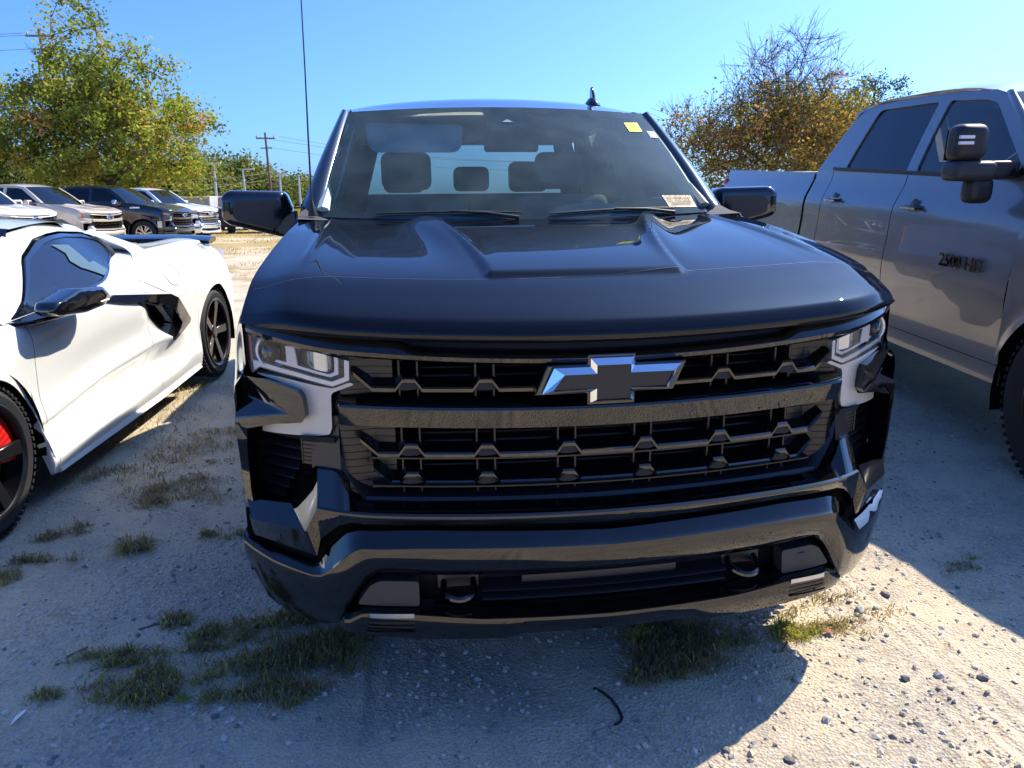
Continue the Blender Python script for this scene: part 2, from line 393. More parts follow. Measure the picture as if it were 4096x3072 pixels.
def make_pickup(root, paint, q=1.0, bumper=None, hood_mat=None, cpanel=None, rimmat=None, rimstyle=(6, .16), hd=False, chrome_front=False, detail=True, wglass=None, sglass=None, mirror_mat=None, interior=False, front=True):
    bumper = bumper or paint; hood_mat = hood_mat or paint; cpanel = cpanel or panel_grey; rimmat = rimmat or rim_black
    wglass = wglass or tint_glass; sglass = sglass or tint_glass; mirror_mat = mirror_mat or paint
    nx = int(100*q)+20
    barmat = chrome if chrome_front else bumper
    nxh = nx; nx = int(170*q)+20; SX = frange(-1, 1, nx+1)
    # ---- hood with its rolled lip
    nv = int(90*q)+16
    vv = [(.35*t*t+.65*t) for t in frange(0, 1, nv)]
    V, F = grid(nx+1, nv, lambda i, j: hood_pt(SX[i], vv[j]))
    n0 = len(V); m = nx+1
    for (dy, t) in ((-.006, .2), (-.012, .45), (-.010, .72), (0.0, .92), (.012, 1.0), (.07, 1.0)):
        for i in range(m):
            x, y, z = hood_pt(SX[i], 0); zb = hz(x); V.append((x, y+dy, lerp(z, zb, t)))
    for i in range(m-1): F.append((i, i+1, n0+i+1, n0+i))
    for k in range(5):
        for i in range(m-1): F.append((n0+k*m+i, n0+k*m+i+1, n0+(k+1)*m+i+1, n0+(k+1)*m+i))
    hood = obj('hood', V, F, hood_mat, root, sharp=50)
    nx = nxh
    # ---- front end
    if front:
        # strip behind the hood lip
        xs = frange(-.93, .93, int(60*q)+12)
        obj('hood_seal', *sweep(xs, lambda x: [(Gf(x)+.05, hz(x)+.02), (Gf(x)+.03, header_zb(x)+.02)]), matte_black, root)
        # header bar over the grille
        xs = frange(-.935, .935, int(110*q)+20)
        def hp(x):
            zb = header_zb(x); g = Gf(x)
            up = .012*sstep(abs(x), .50, .54)
            return [(g+.05, zb+.034+up), (g+.004, zb+.034+up), (g-.008, zb+.026+up*.5), (g-.016, zb+.017), (g-.012, zb+.006), (g-.002, zb), (g+.05, zb)]
        header = obj('header_bar', *sweep(xs, hp), bumper, root, sharp=25)
        # grille
        grille = empty('grille', (0, 0, 0), (0, 0, 0), root)
        xs = frange(-.71, .71, 24)
        obj('grille_back', *sweep(xs, lambda x: [(Gf(x)+.13, header_zb(x)), (Gf(x)+.13, .60)]), dark_void, grille)
        if detail:
            mb = MB()
            for k in range(17):
                z = .645+.0225*k
                obj('radiator_shutter', *sweep(frange(-.66, .66, 12), lambda x: [(Gf(x)+.115, z+.013), (Gf(x)+.082, z+.004), (Gf(x)+.080, z), (Gf(x)+.115, z-.004)]), satin_black, grille)
        rows = [(.942, [-.515, -.32, .32, .515], 1), (.766, TEETH, 0), (.688, TEETH, 0)]
        for zi, (z0, teeth, upper) in enumerate(rows):
            mb = MB(); tm = MB(); lip = MB(); dv = MB()
            bend = lambda x: .022*x*x
            xe = .652 if upper else (.645 if zi == 1 else .615)
            pts = [(-xe, z0+.040), (-xe+.045, z0)]
            for t in teeth: pts += [(t-.034, z0), (t-.016, z0+.024), (t+.016, z0+.024), (t+.034, z0)]
            pts += [(xe-.045, z0), (xe, z0+.040)]
            fine = []
            for a, b in zip(pts, pts[1:]):
                n = max(1, int(abs(b[0]-a[0])/.05)); fine += [(lerp(a[0], b[0], k/n), lerp(a[1], b[1], k/n)) for k in range(n)]
            fine.append(pts[-1])
            V = []; F = []
            for x, z in fine:
                g = Gf(x); z += bend(x); V += [(x, g+.055, z+.019), (x, g+.005, z+.0035), (x, g, z-.001), (x, g+.002, z-.010), (x, g+.03, z-.010)]
            for i in range(len(fine)-1):
                if upper and abs(fine[i][0]+fine[i+1][0])/2 < .175: continue
                for j in range(4): F.append((i*5+j, i*5+j+1, i*5+j+6, i*5+j+5))
            obj('grille_bar', V, F, gloss_black if not chrome_front else chrome, grille, sharp=20)
            if detail:
                for t in teeth:
                    g = Gf(t)+.010; b = bend(t); b2 = z0+b
                    plate = [(t-.015, g, b2+.019), (t+.015, g, b2+.019), (t+.015, g-.004, b2-.006), (t-.015, g-.004, b2-.006)]
                    tb = MB().prism(plate, (0, .02, 0))
                    tb.prism([(t+.015, g, b2+.019), (t+.031, g, b2-.002), (t+.015, g-.003, b2-.006)], (0, .015, 0))
                    tb.prism([(t-.015, g, b2+.019), (t-.031, g, b2-.002), (t-.015, g-.003, b2-.006)], (0, .015, 0))
                    tb.build('grille_tooth', mat('tooth_plastic', (.016, .016, .017), .55, spec=.35), grille, smooth=False)
                    for s in (-1, 1):
                        xx = t+s*.0235; gg = Gf(xx)+.045
                        zt = (header_zb(xx) if upper else (.84 if zi == 1 else .758))+b
                        zd = .905 if upper else (.757 if zi == 1 else .655)
                        MB().box((xx, gg, (zd+zt)/2), (.0045, .03, zt-zd)).build('grille_divider', satin_black, grille, smooth=False)
                if not upper:
                    obj('grille_ledge', *sweep(frange(-.62, .62, 26), lambda x: [(Gf(x)+.05, z0-.013+bend(x)), (Gf(x)+.012, z0-.014+bend(x)), (Gf(x)+.012, z0-.018+bend(x)), (Gf(x)+.05, z0-.020+bend(x))]), satin_black, grille)
        for s in (-1, 1):      # ribbed end panels of the grille
            for (za, zb_, xo) in ((.91, 1.03, .69), (.62, .86, .715)):
                nr = int((zb_-za)/.020); pr = []
                for k in range(nr): pr += [(0, za+(zb_-za)*k/nr), (0, za+(zb_-za)*(k+.9)/nr), (.004, za+(zb_-za)*(k+.92)/nr), (.004, za+(zb_-za)*(k+.97)/nr)]
                xs = frange(.555, xo, 10)
                if s < 0: xs = [-x for x in xs]
                obj('ribbed_panel', *sweep(xs, lambda x: [(Gf(x)+.050-.03*sstep(abs(x), .60, .69)+dy, z+.022*x*x) for dy, z in pr]), satin_black, grille, smooth=False)
        # frame round the lower opening
        fr = MB()
        fr.add(*sweep(frange(-.64, .64, 40), lambda x: [(Gf(x)+.09, .668+.02*x*x), (Gf(x)+.03, .648+.02*x*x), (Gf(x)+.012, .643+.02*x*x), (Gf(x)+.006, .633+.02*x*x), (Gf(x)+.0, .630+.02*x*x), (Gf(x)+.0, .60)]))
        for s in (-1, 1):
            fr.add([(s*.64, Gf(.64)+.0, .637), (s*.70, Gf(.7)+.01, .73), (s*.735, Gf(.73)+.03, .86), (s*.66, Gf(.66)+.07, .86), (s*.66, Gf(.66)+.08, .74), (s*.60, Gf(.6)+.06, .655)], [(0, 1, 4, 5), (1, 2, 3, 4)])
            fr.add([(s*.70, Gf(.7)-.005, .725), (s*.78, Gf(.78)+.02, .72), (s*.775, Gf(.77)+.03, .81), (s*.70, Gf(.7)+.02, .86)], [(0, 1, 2, 3)])
        fr.build('grille_surround', satin_black, grille, sharp=30)
        # body-coloured bar through the grille
        def mp(x):
            g = Gf(x); k = .035*x*x
            return [(g+.06, .915+k), (g+.012, .911+k), (g-.018, .8935+k), (g-.020, .887+k), (g-.004, .836+k), (g+.004, .832+k), (g+.05, .832+k)]
        xs = frange(-.693, .693, int(70*q)+16)
        V, F = sweep(xs, mp); m = 7; n = len(xs)
        for i0 in (0, (n-1)*m):
            k0 = len(V); x0 = V[i0][0]; sg = 1 if x0 > 0 else -1
            V += [(x0+sg*.012, V[i0+j][1]+.035, lerp(V[i0+j][2], .875, .12)) for j in range(m)]
            F += [(i0+j, i0+j+1, k0+j+1, k0+j) for j in range(m-1)]
        obj('grille_crossbar', V, F, barmat, root, sharp=28)
        # emblem
        out = [(-.152, .998), (-.0575, .998), (-.0575, 1.020), (.0575, 1.020), (.0575, .998), (.183, .998), (.152, .932), (.0575, .932), (.0575, .905), (-.0575, .905), (-.0575, .932), (-.183, .932)]
        inn = [(-.128, .9825), (-.0445, .9825), (-.0445, 1.0045), (.0445, 1.0045), (.0445, .9825), (.1565, .9825), (.1395, .9445), (.0445, .9445), (.0445, .915), (-.0445, .915), (-.0445, .9445), (-.1565, .9445)]
        em = empty('emblem', (0, 0, 0), (0, 0, 0), root)
        yo, yi = .036, .022
        V = [(x, yo, z) for x, z in out]+[(x, yi, z) for x, z in inn]+[(x, yo+.02, z) for x, z in out]
        F = [(i, (i+1) % 12, 12+(i+1) % 12, 12+i) for i in range(12)]+[(i, (i+1) % 12, 24+(i+1) % 12, 24+i) for i in range(12)]
        obj('emblem_frame', V, F, chrome, em, smooth=False)
        MB().prism([(x, yi+.0015, z) for x, z in inn], (0, .01, 0)).build('emblem_face', mat('gold_emblem', (.55, .38, .08), .3, .8) if chrome_front else matte_black, em, smooth=False)
        big = [(x*1.10, (z-.963)*1.16+.963) for x, z in out]
        V, F = MB().prism([(x, .047, z) for x, z in big], (0, .05, 0)).v, None
        mbp = MB().prism([(x, .047, z) for x, z in big], (0, .06, 0)); mbp.build('emblem_plate', gloss_black, em, smooth=False, bevel=.004)
        # ---- bumper
        bp = empty('front_bumper', (0, 0, 0), (0, 0, 0), root)
        top = [(0, .632), (.5, .638), (.64, .642), (.661, .648), (.680, .665), (.695, .69), (.709, .724), (.72, .729), (.78, .726)]
        topy = [(0, .075), (.5, .06), (.64, .055), (.661, .050), (.695, .050), (.709, .052), (.78, .060)]
        bot = [(0, .589), (.5, .602), (.68, .603), (.71, .593), (.747, .561), (.763, .545)]
        def up(x):
            ax = abs(x); b = Bf(x); cz = .622+.028*ax*ax
            zt = interp(top, ax); yt = interp(topy, ax); zb = interp(bot, ax)
            return [(b+yt+.05, zt+.002), (b+yt, zt), (b+.006, cz+.0045), (b-.001, cz), (b-.002, cz-.006), (b+.006, lerp(cz, zb, .75)), (b+.010, zb+.002), (b+.016, zb), (b+.06, zb)]
        xs = sorted(set([round(x, 4) for x in frange(-.763, .763, int(90*q)+20)]+[s*a for s in (-1, 1) for a in (.661, .68, .695, .709, .72, .747)]))
        obj('upper_bumper', *sweep(xs, up), barmat, bp, sharp=24)
        for s in (-1, 1):
            def X(p): return (s*p[0], p[1], p[2])
            a = (.7635, Bf(.7635)+.060, .726); b = (.7635, Bf(.7635)-.001, .6385); c = (.800, .112, .574); d = (.846, .222, .612); e = (.806, .235, .69)
            obj('pillar_side', [X(p) for p in (a, b, c, d, e, (.785, .235, .726))], [(0, 1, 2), (0, 2, 3), (0, 3, 4), (0, 4, 5)], bumper, bp, sharp=70)
            g1 = (.782, .118, .501); g2 = (.7635, Bf(.7635)+.014, .545); o1 = (.961, .262, .559); o2 = (.956, .266, .503); r1 = (.998, .36, .565); r3 = (1.004, .50, .57); q2 = (1.0, .375, .508); q3 = (1.004, .50, .505)
            led0 = (.974, .290, .609); led1 = (.998, .36, .612); led3 = (1.003, .50, .612)
            V = [X(p) for p in (b, c, g1, g2, o1, o2, r1, q2, r3, q3, (.79, .16, .497), (.95, .31, .498), (1.0, .42, .50))]
            obj('bumper_corner', V, [(0, 1, 2, 3), (1, 4, 5, 2), (4, 6, 7, 5), (6, 8, 9, 7), (2, 5, 11, 10), (5, 7, 12, 11)], bumper, bp, sharp=30, bevel=.006)
            obj('bumper_ledge', [X(p) for p in (c, d, led0, o1, led1, r1, led3, r3)], [(0, 1, 2, 3), (3, 2, 4, 5), (5, 4, 6, 7)], bumper, bp, sharp=30)
        # lower bumper
        zg = [(0, .561), (.5, .580), (.66, .578), (.69, .568), (.705, .556), (.74, .518), (.77, .474), (.79, .463), (.90, .470), (.96, .480), (1.0, .490)]
        zc = [(0, .532), (.5, .543), (.655, .541), (.68, .530), (.70, .510), (.735, .475), (.765, .452), (.79, .447), (.90, .455), (.96, .467), (1.0, .478)]
        zb = [(0, .444), (.45, .452), (.60, .460), (.620, .458), (.645, .440), (.672, .402), (.715, .326), (.728, .300), (.76, .291), (.82, .288), (.88, .292), (.94, .306), (.975, .35), (1.0, .39)]
        def lp(x):
            ax = abs(x); b = Bf(x); g = interp(zg, ax); c = interp(zc, ax); e = interp(zb, ax)
            yb = b+.022+.012*sstep(ax, .85, 1.0)
            r = [(b+.08, g+.002), (b+.026, g), (b+.004, c+.006), (b-.006, c), (b-.007, c-.006)]
            for t in (.25, .5, .75, .92): r.append((b-.007+(yb-b+.007)*t**2.2, lerp(c-.006, e, t)))
            return r+[(yb+.004, e), (yb+.05, e+.002)]
        xs = sorted(set([round(x, 4) for x in frange(-.998, .998, int(150*q)+24)]+[s*a for s in (-1, 1) for a in (.62, .645, .672, .69, .705, .715, .728, .74, .77)]))
        obj('lower_bumper', *sweep(xs, lp), chrome if chrome_front else bumper, bp, sharp=26)
        # wrap of the bumper towards the wheel arch
        for s in (-1, 1):
            fb = Bf(.998)
            obj('bumper_end', [(s*.998, fb+.0, .489), (s*1.004, .50, .492), (s*1.0, .50, .40), (s*.998, fb+.06, .39)], [(0, 1, 2, 3)], bumper, bp)
        # recess and slats, tow hooks, lamps
        obj('intake_back', *sweep(frange(-.74, .74, 30), lambda x: [(Bf(x)+.075, .475), (Bf(x)+.10, .34), (Bf(x)+.02, .332)]), satin_black, bp)
        obj('gap_back', *sweep(frange(-.97, .97, 40), lambda x: [(Bf(x)+.05, interp(bot, abs(x))+.01 if abs(x) < .76 else .51), (Bf(x)+.05, interp(zg, abs(x))-.01)]), dark_void, bp)
        for z in (.394, .368):
            obj('intake_slat', *sweep(frange(-.345, .345, 20), lambda x: [(Bf(x)+.085, z+.014), (Bf(x)+.045, z+.006), (Bf(x)+.038, z), (Bf(x)+.045, z-.004), (Bf(x)+.09, z-.006)]), satin_black, bp, sharp=50)
        if detail: obj('plate_mount', *sweep(frange(-.235, .20, 10), lambda x: [(Bf(x)+.062, .425), (Bf(x)+.068, .352)]), mat('mount_plastic', (.028, .028, .03), .45), bp)
        zvt = [(0, .340), (.35, .346), (.52, .362), (.66, .366), (.70, .34)]; zvb = [(0, .272), (.30, .276), (.36, .284), (.38, .268), (.60, .277), (.72, .294)]
        zvb = [(0, .277), (.24, .279), (.28, .266), (.52, .272), (.72, .288)]
        def vp(x):
            ax = abs(x); b = Bf(x); t = interp(zvt, ax); e = interp(zvb, ax)
            return [(b+.06, t+.004), (b+.004, t), (b-.010, t-.006), (b-.012, t-.014), (b-.006, lerp(t, e, .55)), (b+.008, e+.004), (b+.022, e), (b+.12, e+.01)]
        obj('valance', *sweep(frange(-.712, .712, int(80*q)+16), vp), bumper, bp, sharp=28)
        if detail:
          for s in (-1, 1):
            poly = roundpoly([(s*.512, .436), (s*.612, .438), (s*.640, .424), (s*.676, .370), (s*.512, .368)], .01)
            V, F = sheet(poly, [], lambda x, z, d: (x, Bf(x)+.022+d-(.436-z)*.10, z), .03, .05)
            obj('fog_bezel', V, F, grey_plastic, bp, sharp=40, bevel=.003)
            fl = empty('fog_lamp', (0, 0, 0), (0, 0, 0), bp)
            for k, (za, zb_, m_) in enumerate(((.349, .362, lamp_refl), (.331, .339, satin_black), (.3185, .325, satin_black), (.304, .311, dark_void))):
                obj('lamp_slot' if k else 'lamp_glass', *sweep([s*x for x in frange(.528, .642+.004*k, 6)], lambda x: [(Bf(x)-.0140+.0022*k, zb_), (Bf(x)-.0135+.0024*k, za)]), m_, fl)
            if s > 0: MB().prism([(x, Bf(.575)+.0185-(.436-z)*.10, z) for x, z in ((.553, .42), (.588, .423), (.582, .382), (.547, .378))], (0, .004, 0)).build('sensor_cover', grey_plastic, bp, smooth=False, bevel=.002)
            # tow hook
            hk = MB(); pts = []
            for k in range(15):
                a = pi+pi*k/14; pts.append((s*.405+.040*cos(a), Bf(.405)+.060+.045*sin(a), .398+.014*sin(a)))
            pts = [(s*.405-.040, Bf(.4)+.09, .418)]+pts+[(s*.405+.040, Bf(.4)+.09, .418)]
            hk.tube(pts, .0095, 8); hk.build('tow_hook', gloss_black, bp)
            MB().box((s*.405, Bf(.4)+.085, .412), (.12, .02, .05)).build('tow_bracket', satin_black, bp, bevel=.006)
        # ---- headlights and corner pieces
        lampo = [(.936, 1.118), (.906, 1.100), (.83, 1.0565), (.746, 1.040), (.66, 1.020), (.662, .967), (.708, .9485), (.802, .969), (.905, .984), (.930, .962), (.942, .99), (.944, 1.055)]
        cp = [(.922, .966), (.848, .9645), (.709, .9445), (.663, .9625), (.652, .9565), (.709, .934), (.714, .925), (.717, .838), (.724, .820), (.754, .814), (.916, .802), (.914, .823), (.796, .846), (.784, .863), (.786, .916), (.798, .932), (.849, .951), (.895, .9595)]
        for s in (-1, 1):
            hl = empty('headlight', (0, 0, 0), (0, 0, 0), root)
            fm = lambda off: (lambda x, z, d: (s*x, Gf(x)+off+d, z))
            obj('lens', *sheet(lampo, [], fm(0.0), .03), head_glass, hl, face_dir=(0, -1, 0))
            back = [(x+(.0 if x > .9 else 0), z) for x, z in lampo]
            obj('housing', *sheet(back, [], fm(.055), .04, -.053), lamp_inner, hl)
            if detail:
                # bright trim along the lower edge and the inner end
                tr = [(.925, .972), (.905, .9855), (.802, .9705), (.708, .9505), (.6645, .968), (.662, 1.018), (.674, 1.0205), (.676, .976), (.709, .963), (.80, .982), (.90, .998), (.925, 1.0)]
                obj('light_guide', *sheet(tr, [], fm(.008), .03, .012), silver_plastic, hl)
                tr2 = [(.905, 1.008), (.80, .990), (.714, .971), (.692, .980), (.690, 1.024), (.700, 1.026), (.702, .985), (.717, .979), (.80, .998), (.905, 1.016)]
                obj('inner_trim', *sheet(tr2, [], fm(.022), .03, .012), mat('lamp_white_trim', (.75, .78, .85), .3, .1), hl)
                rf = [(.706, .985), (.718, .982), (.792, .9995), (.792, 1.045), (.706, 1.028)]
                obj('reflector', *sheet(rf, [], lambda x, z, d: (s*x, Gf(x)+.045-.02*cos((x-.748)*40)+d, z), .01), lamp_refl, hl)
                MB().prism([(s*x, Gf(.81)+.016, z) for x, z in ((.796, .992), (.826, .998), (.826, 1.056), (.802, 1.05))], (0, .03, 0)).build('lamp_divider', silver_plastic, hl, smooth=False, bevel=.003)
                pj = MB().lathe([(-.030, 0), (-.028, .012), (-.02, .024), (-.006, .033), (.006, .036)], 24, 'y', (0, 0, 0))
                o = pj.build('projector', lens_dark, hl); o.location = (s*.866, Gf(.866)+.035, 1.028)
                MB().lathe([(0, .036), (-.008, .040), (-.010, .044), (.02, .05)], 24, 'y').build('projector_ring', silver_plastic, hl).location = (s*.866, Gf(.866)+.036, 1.028)
                MB().prism([(s*.926, Gf(.926)+.012, .99), (s*.932, Gf(.932)+.012, 1.0), (s*.932, Gf(.932)+.012, 1.098), (s*.927, Gf(.927)+.012, 1.092)], (0, .02, 0)).build('side_marker', orange_pl, hl, smooth=False)
            else:
                MB().prism([(s*.90, Gf(.90)-.004, .99), (s*.944, Gf(.944)-.004, .98), (s*.944, Gf(.944)-.004, 1.07), (s*.90, Gf(.9)-.004, 1.06)], (s*.004, .02, 0)).build('side_marker', orange_pl, hl, smooth=False)
            obj('lamp_panel', *sheet(roundpoly(cp, .006, 2), [], fm(.010), .03, .05), cpanel, root, sharp=40)
            # fang
            def X(p): return (s*p[0], p[1], p[2])
            A_ = (.942, .275, .962); B_ = (.88, .232, .957); C_ = (.797, .168, .937); D_ = (.787, .162, .922); E_ = (.782, .158, .871); F_ = (.792, .163, .857); G_ = (.868, .215, .842); H_ = (.950, .262, .820); I_ = (.987, .294, .826); J_ = (.982, .350, .905); T_ = (.839, .190, .876); K_ = (.985, .290, .842); A2 = (.975, .335, .965)
            V = [X(p) for p in (A_, B_, C_, D_, E_, F_, G_, H_, I_, J_, T_, K_, A2)]
            obj('fang', V, [(0, 1, 10), (1, 2, 3, 10), (3, 4, 10), (0, 10, 9), (0, 9, 12), (9, 10, 11), (4, 5, 10), (10, 5, 6, 7), (10, 7, 11), (7, 8, 11)], bumper, root, sharp=22, bevel=.004)
            sk = [A2, A_, B_, C_, D_, E_, F_, G_, H_]; k0 = len(sk)
            V = [X(p) for p in sk]+[X((p[0]-(.012 if 2 < i < 7 else 0), p[1]+.05, p[2]-(.004 if i < 3 else -.004 if i > 5 else 0))) for i, p in enumerate(sk)]
            obj('fang_edge', V, [(i, i+1, k0+i+1, k0+i) for i in range(k0-1)], bumper, root, sharp=40)
            arm = [(.987, .294, .826), (.950, .262, .820), (.956, .268, .758), (.957, .270, .641), (.955, .272, .607), (.979, .296, .598)]
            V = [X(p) for p in arm]+[X((p[0]-.012, p[1]+.07, p[2])) for p in arm[1:5]]
            obj('vent_frame', V, [(0, 1, 2), (0, 2, 3, 5), (3, 4, 5), (1, 6, 7, 2), (2, 7, 8, 3), (3, 8, 9, 4)], bumper, root, sharp=25)
            # vent with fins
            vt = empty('side_vent', (0, 0, 0), (0, 0, 0), root)
            vb = [(.70, .86), (.98, .83), (.98, .59), (.84, .60), (.76, .70), (.70, .70)]
            obj('vent_back', *sheet([(.70, .86), (.975, .86), (.975, .56), (.75, .56)], [], fm(.10), .06), dark_void, vt)
            if detail:
                for k in range(7):
                    z = .792-.030*k; xi = interp([(.60, .880), (.66, .845), (.72, .812), (.80, .808)], z); xo = .945-.004*k
                    obj('vent_fin', *sweep([s*x for x in frange(xi, xo, 8)], lambda x: [(Gf(x)+.095, z+.010), (Gf(x)+.048, z), (Gf(x)+.045, z-.004), (Gf(x)+.095, z-.012)]), satin_black, vt, sharp=50)
                nr = 6; pr = []
                for k in range(nr): pr += [(0, .728+.066*k/nr), (0, .728+.066*(k+.8)/nr), (.006, .728+.066*(k+.85)/nr), (.006, .728+.066*(k+.97)/nr)]
                obj('ribbed_block', *sweep([s*x for x in frange(.712, .803, 6)], lambda x: [(Gf(x)+.022+dy, z) for dy, z in pr]+[(Gf(x)+.01, .797), (Gf(x)+.0, .815)]), satin_black, vt, smooth=False)
                MB().prism([X((.803, Gf(.803)+.02, .80)), X((.803, Gf(.803)+.02, .728)), X((.80, Gf(.8)+.10, .72)), X((.80, Gf(.8)+.10, .80))], (s*.003, 0, 0)).build('block_side', satin_black, vt, smooth=False)
    # ---- front fenders
    for s in (-1, 1):
        rows = 18; cols = int(60*q)+14
        def fpt(i, j):
            t = i/(cols-1); y = lerp(.302, 1.46, t*t*.35+t*.65); u = j/(rows-1)
            v = max(0, min(1, (y-.30)/(1.25-.30))); hx = hood_edge(min(1, v)); 
            hzv = hood_pt(1, v)[2] if y < 1.25 else lerp(1.352, 1.372, (y-1.25)/.2)
            hx = hx+.012*sstep(y, 1.1, 1.45)
            top = hzv-.004
            d = abs(y-.965); R = .505
            zb = .37+sqrt(max(0, R*R-d*d))*1.0 if d < R-.012 else (.47 if y < .9 else .40)
            if y < .5: zb = lerp(.60, .64, sstep(y, .345, .5)) if d >= R-.012 else max(zb, .60)
            z = lerp(top, zb, u); dz = top-z
            x = hx + (1.004-hx)*(1-exp(-(dz/.10)))+.012*exp(-((z-zb)/.05)**2)*sstep(y, .5, .6)
            if y < .46:
                xt = lerp(.946, .984, sstep(.985-z, 0, .07)); x = lerp(xt, x, sstep(y, .302, .42)**.6)
            return (s*x, y, z)
        V, F = grid(cols, rows, fpt)
        obj('front_fender', V, F, paint, root, sharp=50)
        arch = MB().well(s*.995, s*.62, .495, (0, .965, .40))
        arch.build('wheel_well', dark_void, root)
    if front:
        for s in (-1, 1):
            MB().box((s*.86, .43, .72), (.20, .13, .62)).build('corner_filler', dark_void, root); MB().box((s*.885, .40, .475), (.20, .18, .19)).build('corner_filler', dark_void, root)  # dark boxes added behind the corners to stop light leaking through
    # ---- cab sides: doors
    zs = 1.385
    def bx(z, y=2):      # half width of the body side
        return .985+.02*exp(-((z-.86)/.16)**2)-.082*sstep(z, 1.17, 1.40)-.02*sstep(.62-z, 0, .2)
    def side_panel(name, y0, y1, ztop, zbot, s, cols=14, rows=16, m=paint, curve=None):
        def pt(i, j):
            y = lerp(y0, y1, i/(cols-1)); zt = ztop(y) if callable(ztop) else ztop; zb = zbot(y) if callable(zbot) else zbot
            z = lerp(zt, zb, j/(rows-1)); x = bx(z)
            if curve: x += curve(y, z)
            return (s*x, y, z)
        V, F = grid(cols, rows, pt)
        return obj(name, V, F, m, root, sharp=50)
    def roofz(y): return interp([(1.45, 1.40), (2.02, 1.822), (2.3, 1.862), (3.3, 1.86), (3.62, 1.80), (3.85, 1.50)], y)
    def gx(z): return .905-.165*((z-1.385)/.44)**1.15 if z > 1.385 else .905
    yB, yC, yE = 2.62, 3.50, 3.86
    sillz = lambda y: zs+.015*(y-1.5)
    for s in (-1, 1):
        fd = side_panel('front_door', 1.468, yB-.004, sillz, .50, s)
        rd = side_panel('rear_door', yB+.004, yC+.09, sillz, .50, s)
        for dr, yh in ((fd, yB-.22), (rd, yC-.10)):
            hb = MB(); hb.tube([(s*(bx(1.22)-.005), yh-.085, 1.222), (s*(bx(1.22)+.03), yh-.07, 1.222), (s*(bx(1.22)+.036), yh, 1.224), (s*(bx(1.22)+.03), yh+.07, 1.222), (s*(bx(1.22)-.005), yh+.085, 1.222)], .014, 8)
            hb.build('handle', gloss_black, dr)
            MB().lathe([(-.002, .0), (.004, .035), (.006, .05)], 20, 'x').build('handle_cup', satin_black, dr).location = (s*(bx(1.22)-.002), yh, 1.222)
        side_panel('cab_corner', yC+.098, yE, lambda y: sillz(y), .50, s)
        side_panel('rocker', 1.45, yE, .496, .40, s, m=paint if not hd else paint)
        side_panel('bed_side', yE+.035, 5.80, 1.40, lambda y: (.37+sqrt(max(0, .505**2-(y-4.70)**2)) if abs(y-4.70) < .5 else .50), s, cols=70, curve=lambda y, z: .012*exp(-((abs(y-4.70)-.5)/.04)**2) if z < .9 else 0)
        obj('bed_rail', *sweep([s*.88, s*.905], lambda x: [(yE+.035, 1.405), (5.80, 1.405)]), matte_black, root)
        MB().well(s*.985, s*.6, .495, (0, 4.70, .40)).build('wheel_well', dark_void, root)
        # greenhouse side: outer ring with two window openings
        out = [(1.47, zs), (1.56, 1.455), (2.03, 1.818), (2.16, 1.848), (2.6, 1.872), (3.3, 1.862), (3.52, 1.825), (3.62, 1.76), (3.86, 1.415), (3.86, zs+.03)]
        w1 = roundpoly([(1.60, 1.412), (2.09, 1.775), (2.20, 1.80), (2.545, 1.818), (2.555, 1.42)], .03)
        w2 = roundpoly([(2.66, 1.422), (2.65, 1.818), (3.32, 1.81), (3.44, 1.43)], [.02, .03, .05, .02])
        gm = lambda y, z, d: (s*(gx(z)-d), y, z)
        obj('cab_side', *sheet(out, [w1, w2], gm, .06, .02), paint, root, sharp=40, face_dir=None)
        for nm, wv, gl in (('front_side_window', w1, sglass), ('rear_side_window', w2, tint_glass if not interior else sglass)):
            obj(nm, *sheet(wv, [], lambda y, z, d: (s*(gx(z)-.012), y, z), .08), gl, root, face_dir=(s, 0, .3))
        bt = MB(); bt.add(*grid(30, 2, lambda i, j: (s*(gx(zs+.0)+.004), lerp(1.52, 3.6, i/29), sillz(lerp(1.5, 3.6, i/29))+.002+j*.022)))
        bt.build('window_molding', matte_black, root)
    # pillar strip between windshield and door frame
    wb = lambda u: Vector((u*.823, 1.29+.124*abs(u)**2.2, 1.338+.018*u*u))
    wt = lambda u: Vector((u*.715, 1.945+.085*u*u, 1.842-.017*u*u))
    for s in (-1, 1):
        V = []; F = []; n = 14
        for k in range(n):
            t = k/(n-1); a = wb(1).lerp(wt(1), t); a.y -= .03*sin(pi*t)*.6
            yo = lerp(1.53, 2.07, t); zo = lerp(1.40, 1.828, t)+.02*sin(pi*t)
            o_ = Vector((gx(zo)+.001, yo, zo)); mid = (a+o_)/2+Vector((.012, -.028, .01))
            for p in (a+Vector((-.004, .004, -.006)), a, a.lerp(mid, .5)+Vector((.003, -.008, .003)), mid, mid.lerp(o_, .5)+Vector((.008, -.006, .004)), o_): V.append((s*p.x, p.y, p.z))
        for k in range(n-1):
            for j in range(5): F.append((k*6+j, k*6+j+1, k*6+j+7, k*6+j+6))
        obj('a_pillar', V, F, paint, root, sharp=60)
        # lower corner of the cowl
        obj('cowl_corner', [(s*.775, 1.345, 1.343), (s*.893, 1.24, 1.352), (s*.90, 1.36, 1.362), (s*.905, 1.52, 1.388), (s*.870, 1.50, 1.404), (s*.826, 1.41, 1.357)], [(0, 1, 2, 5), (2, 3, 4, 5)], cowl_plastic, root)
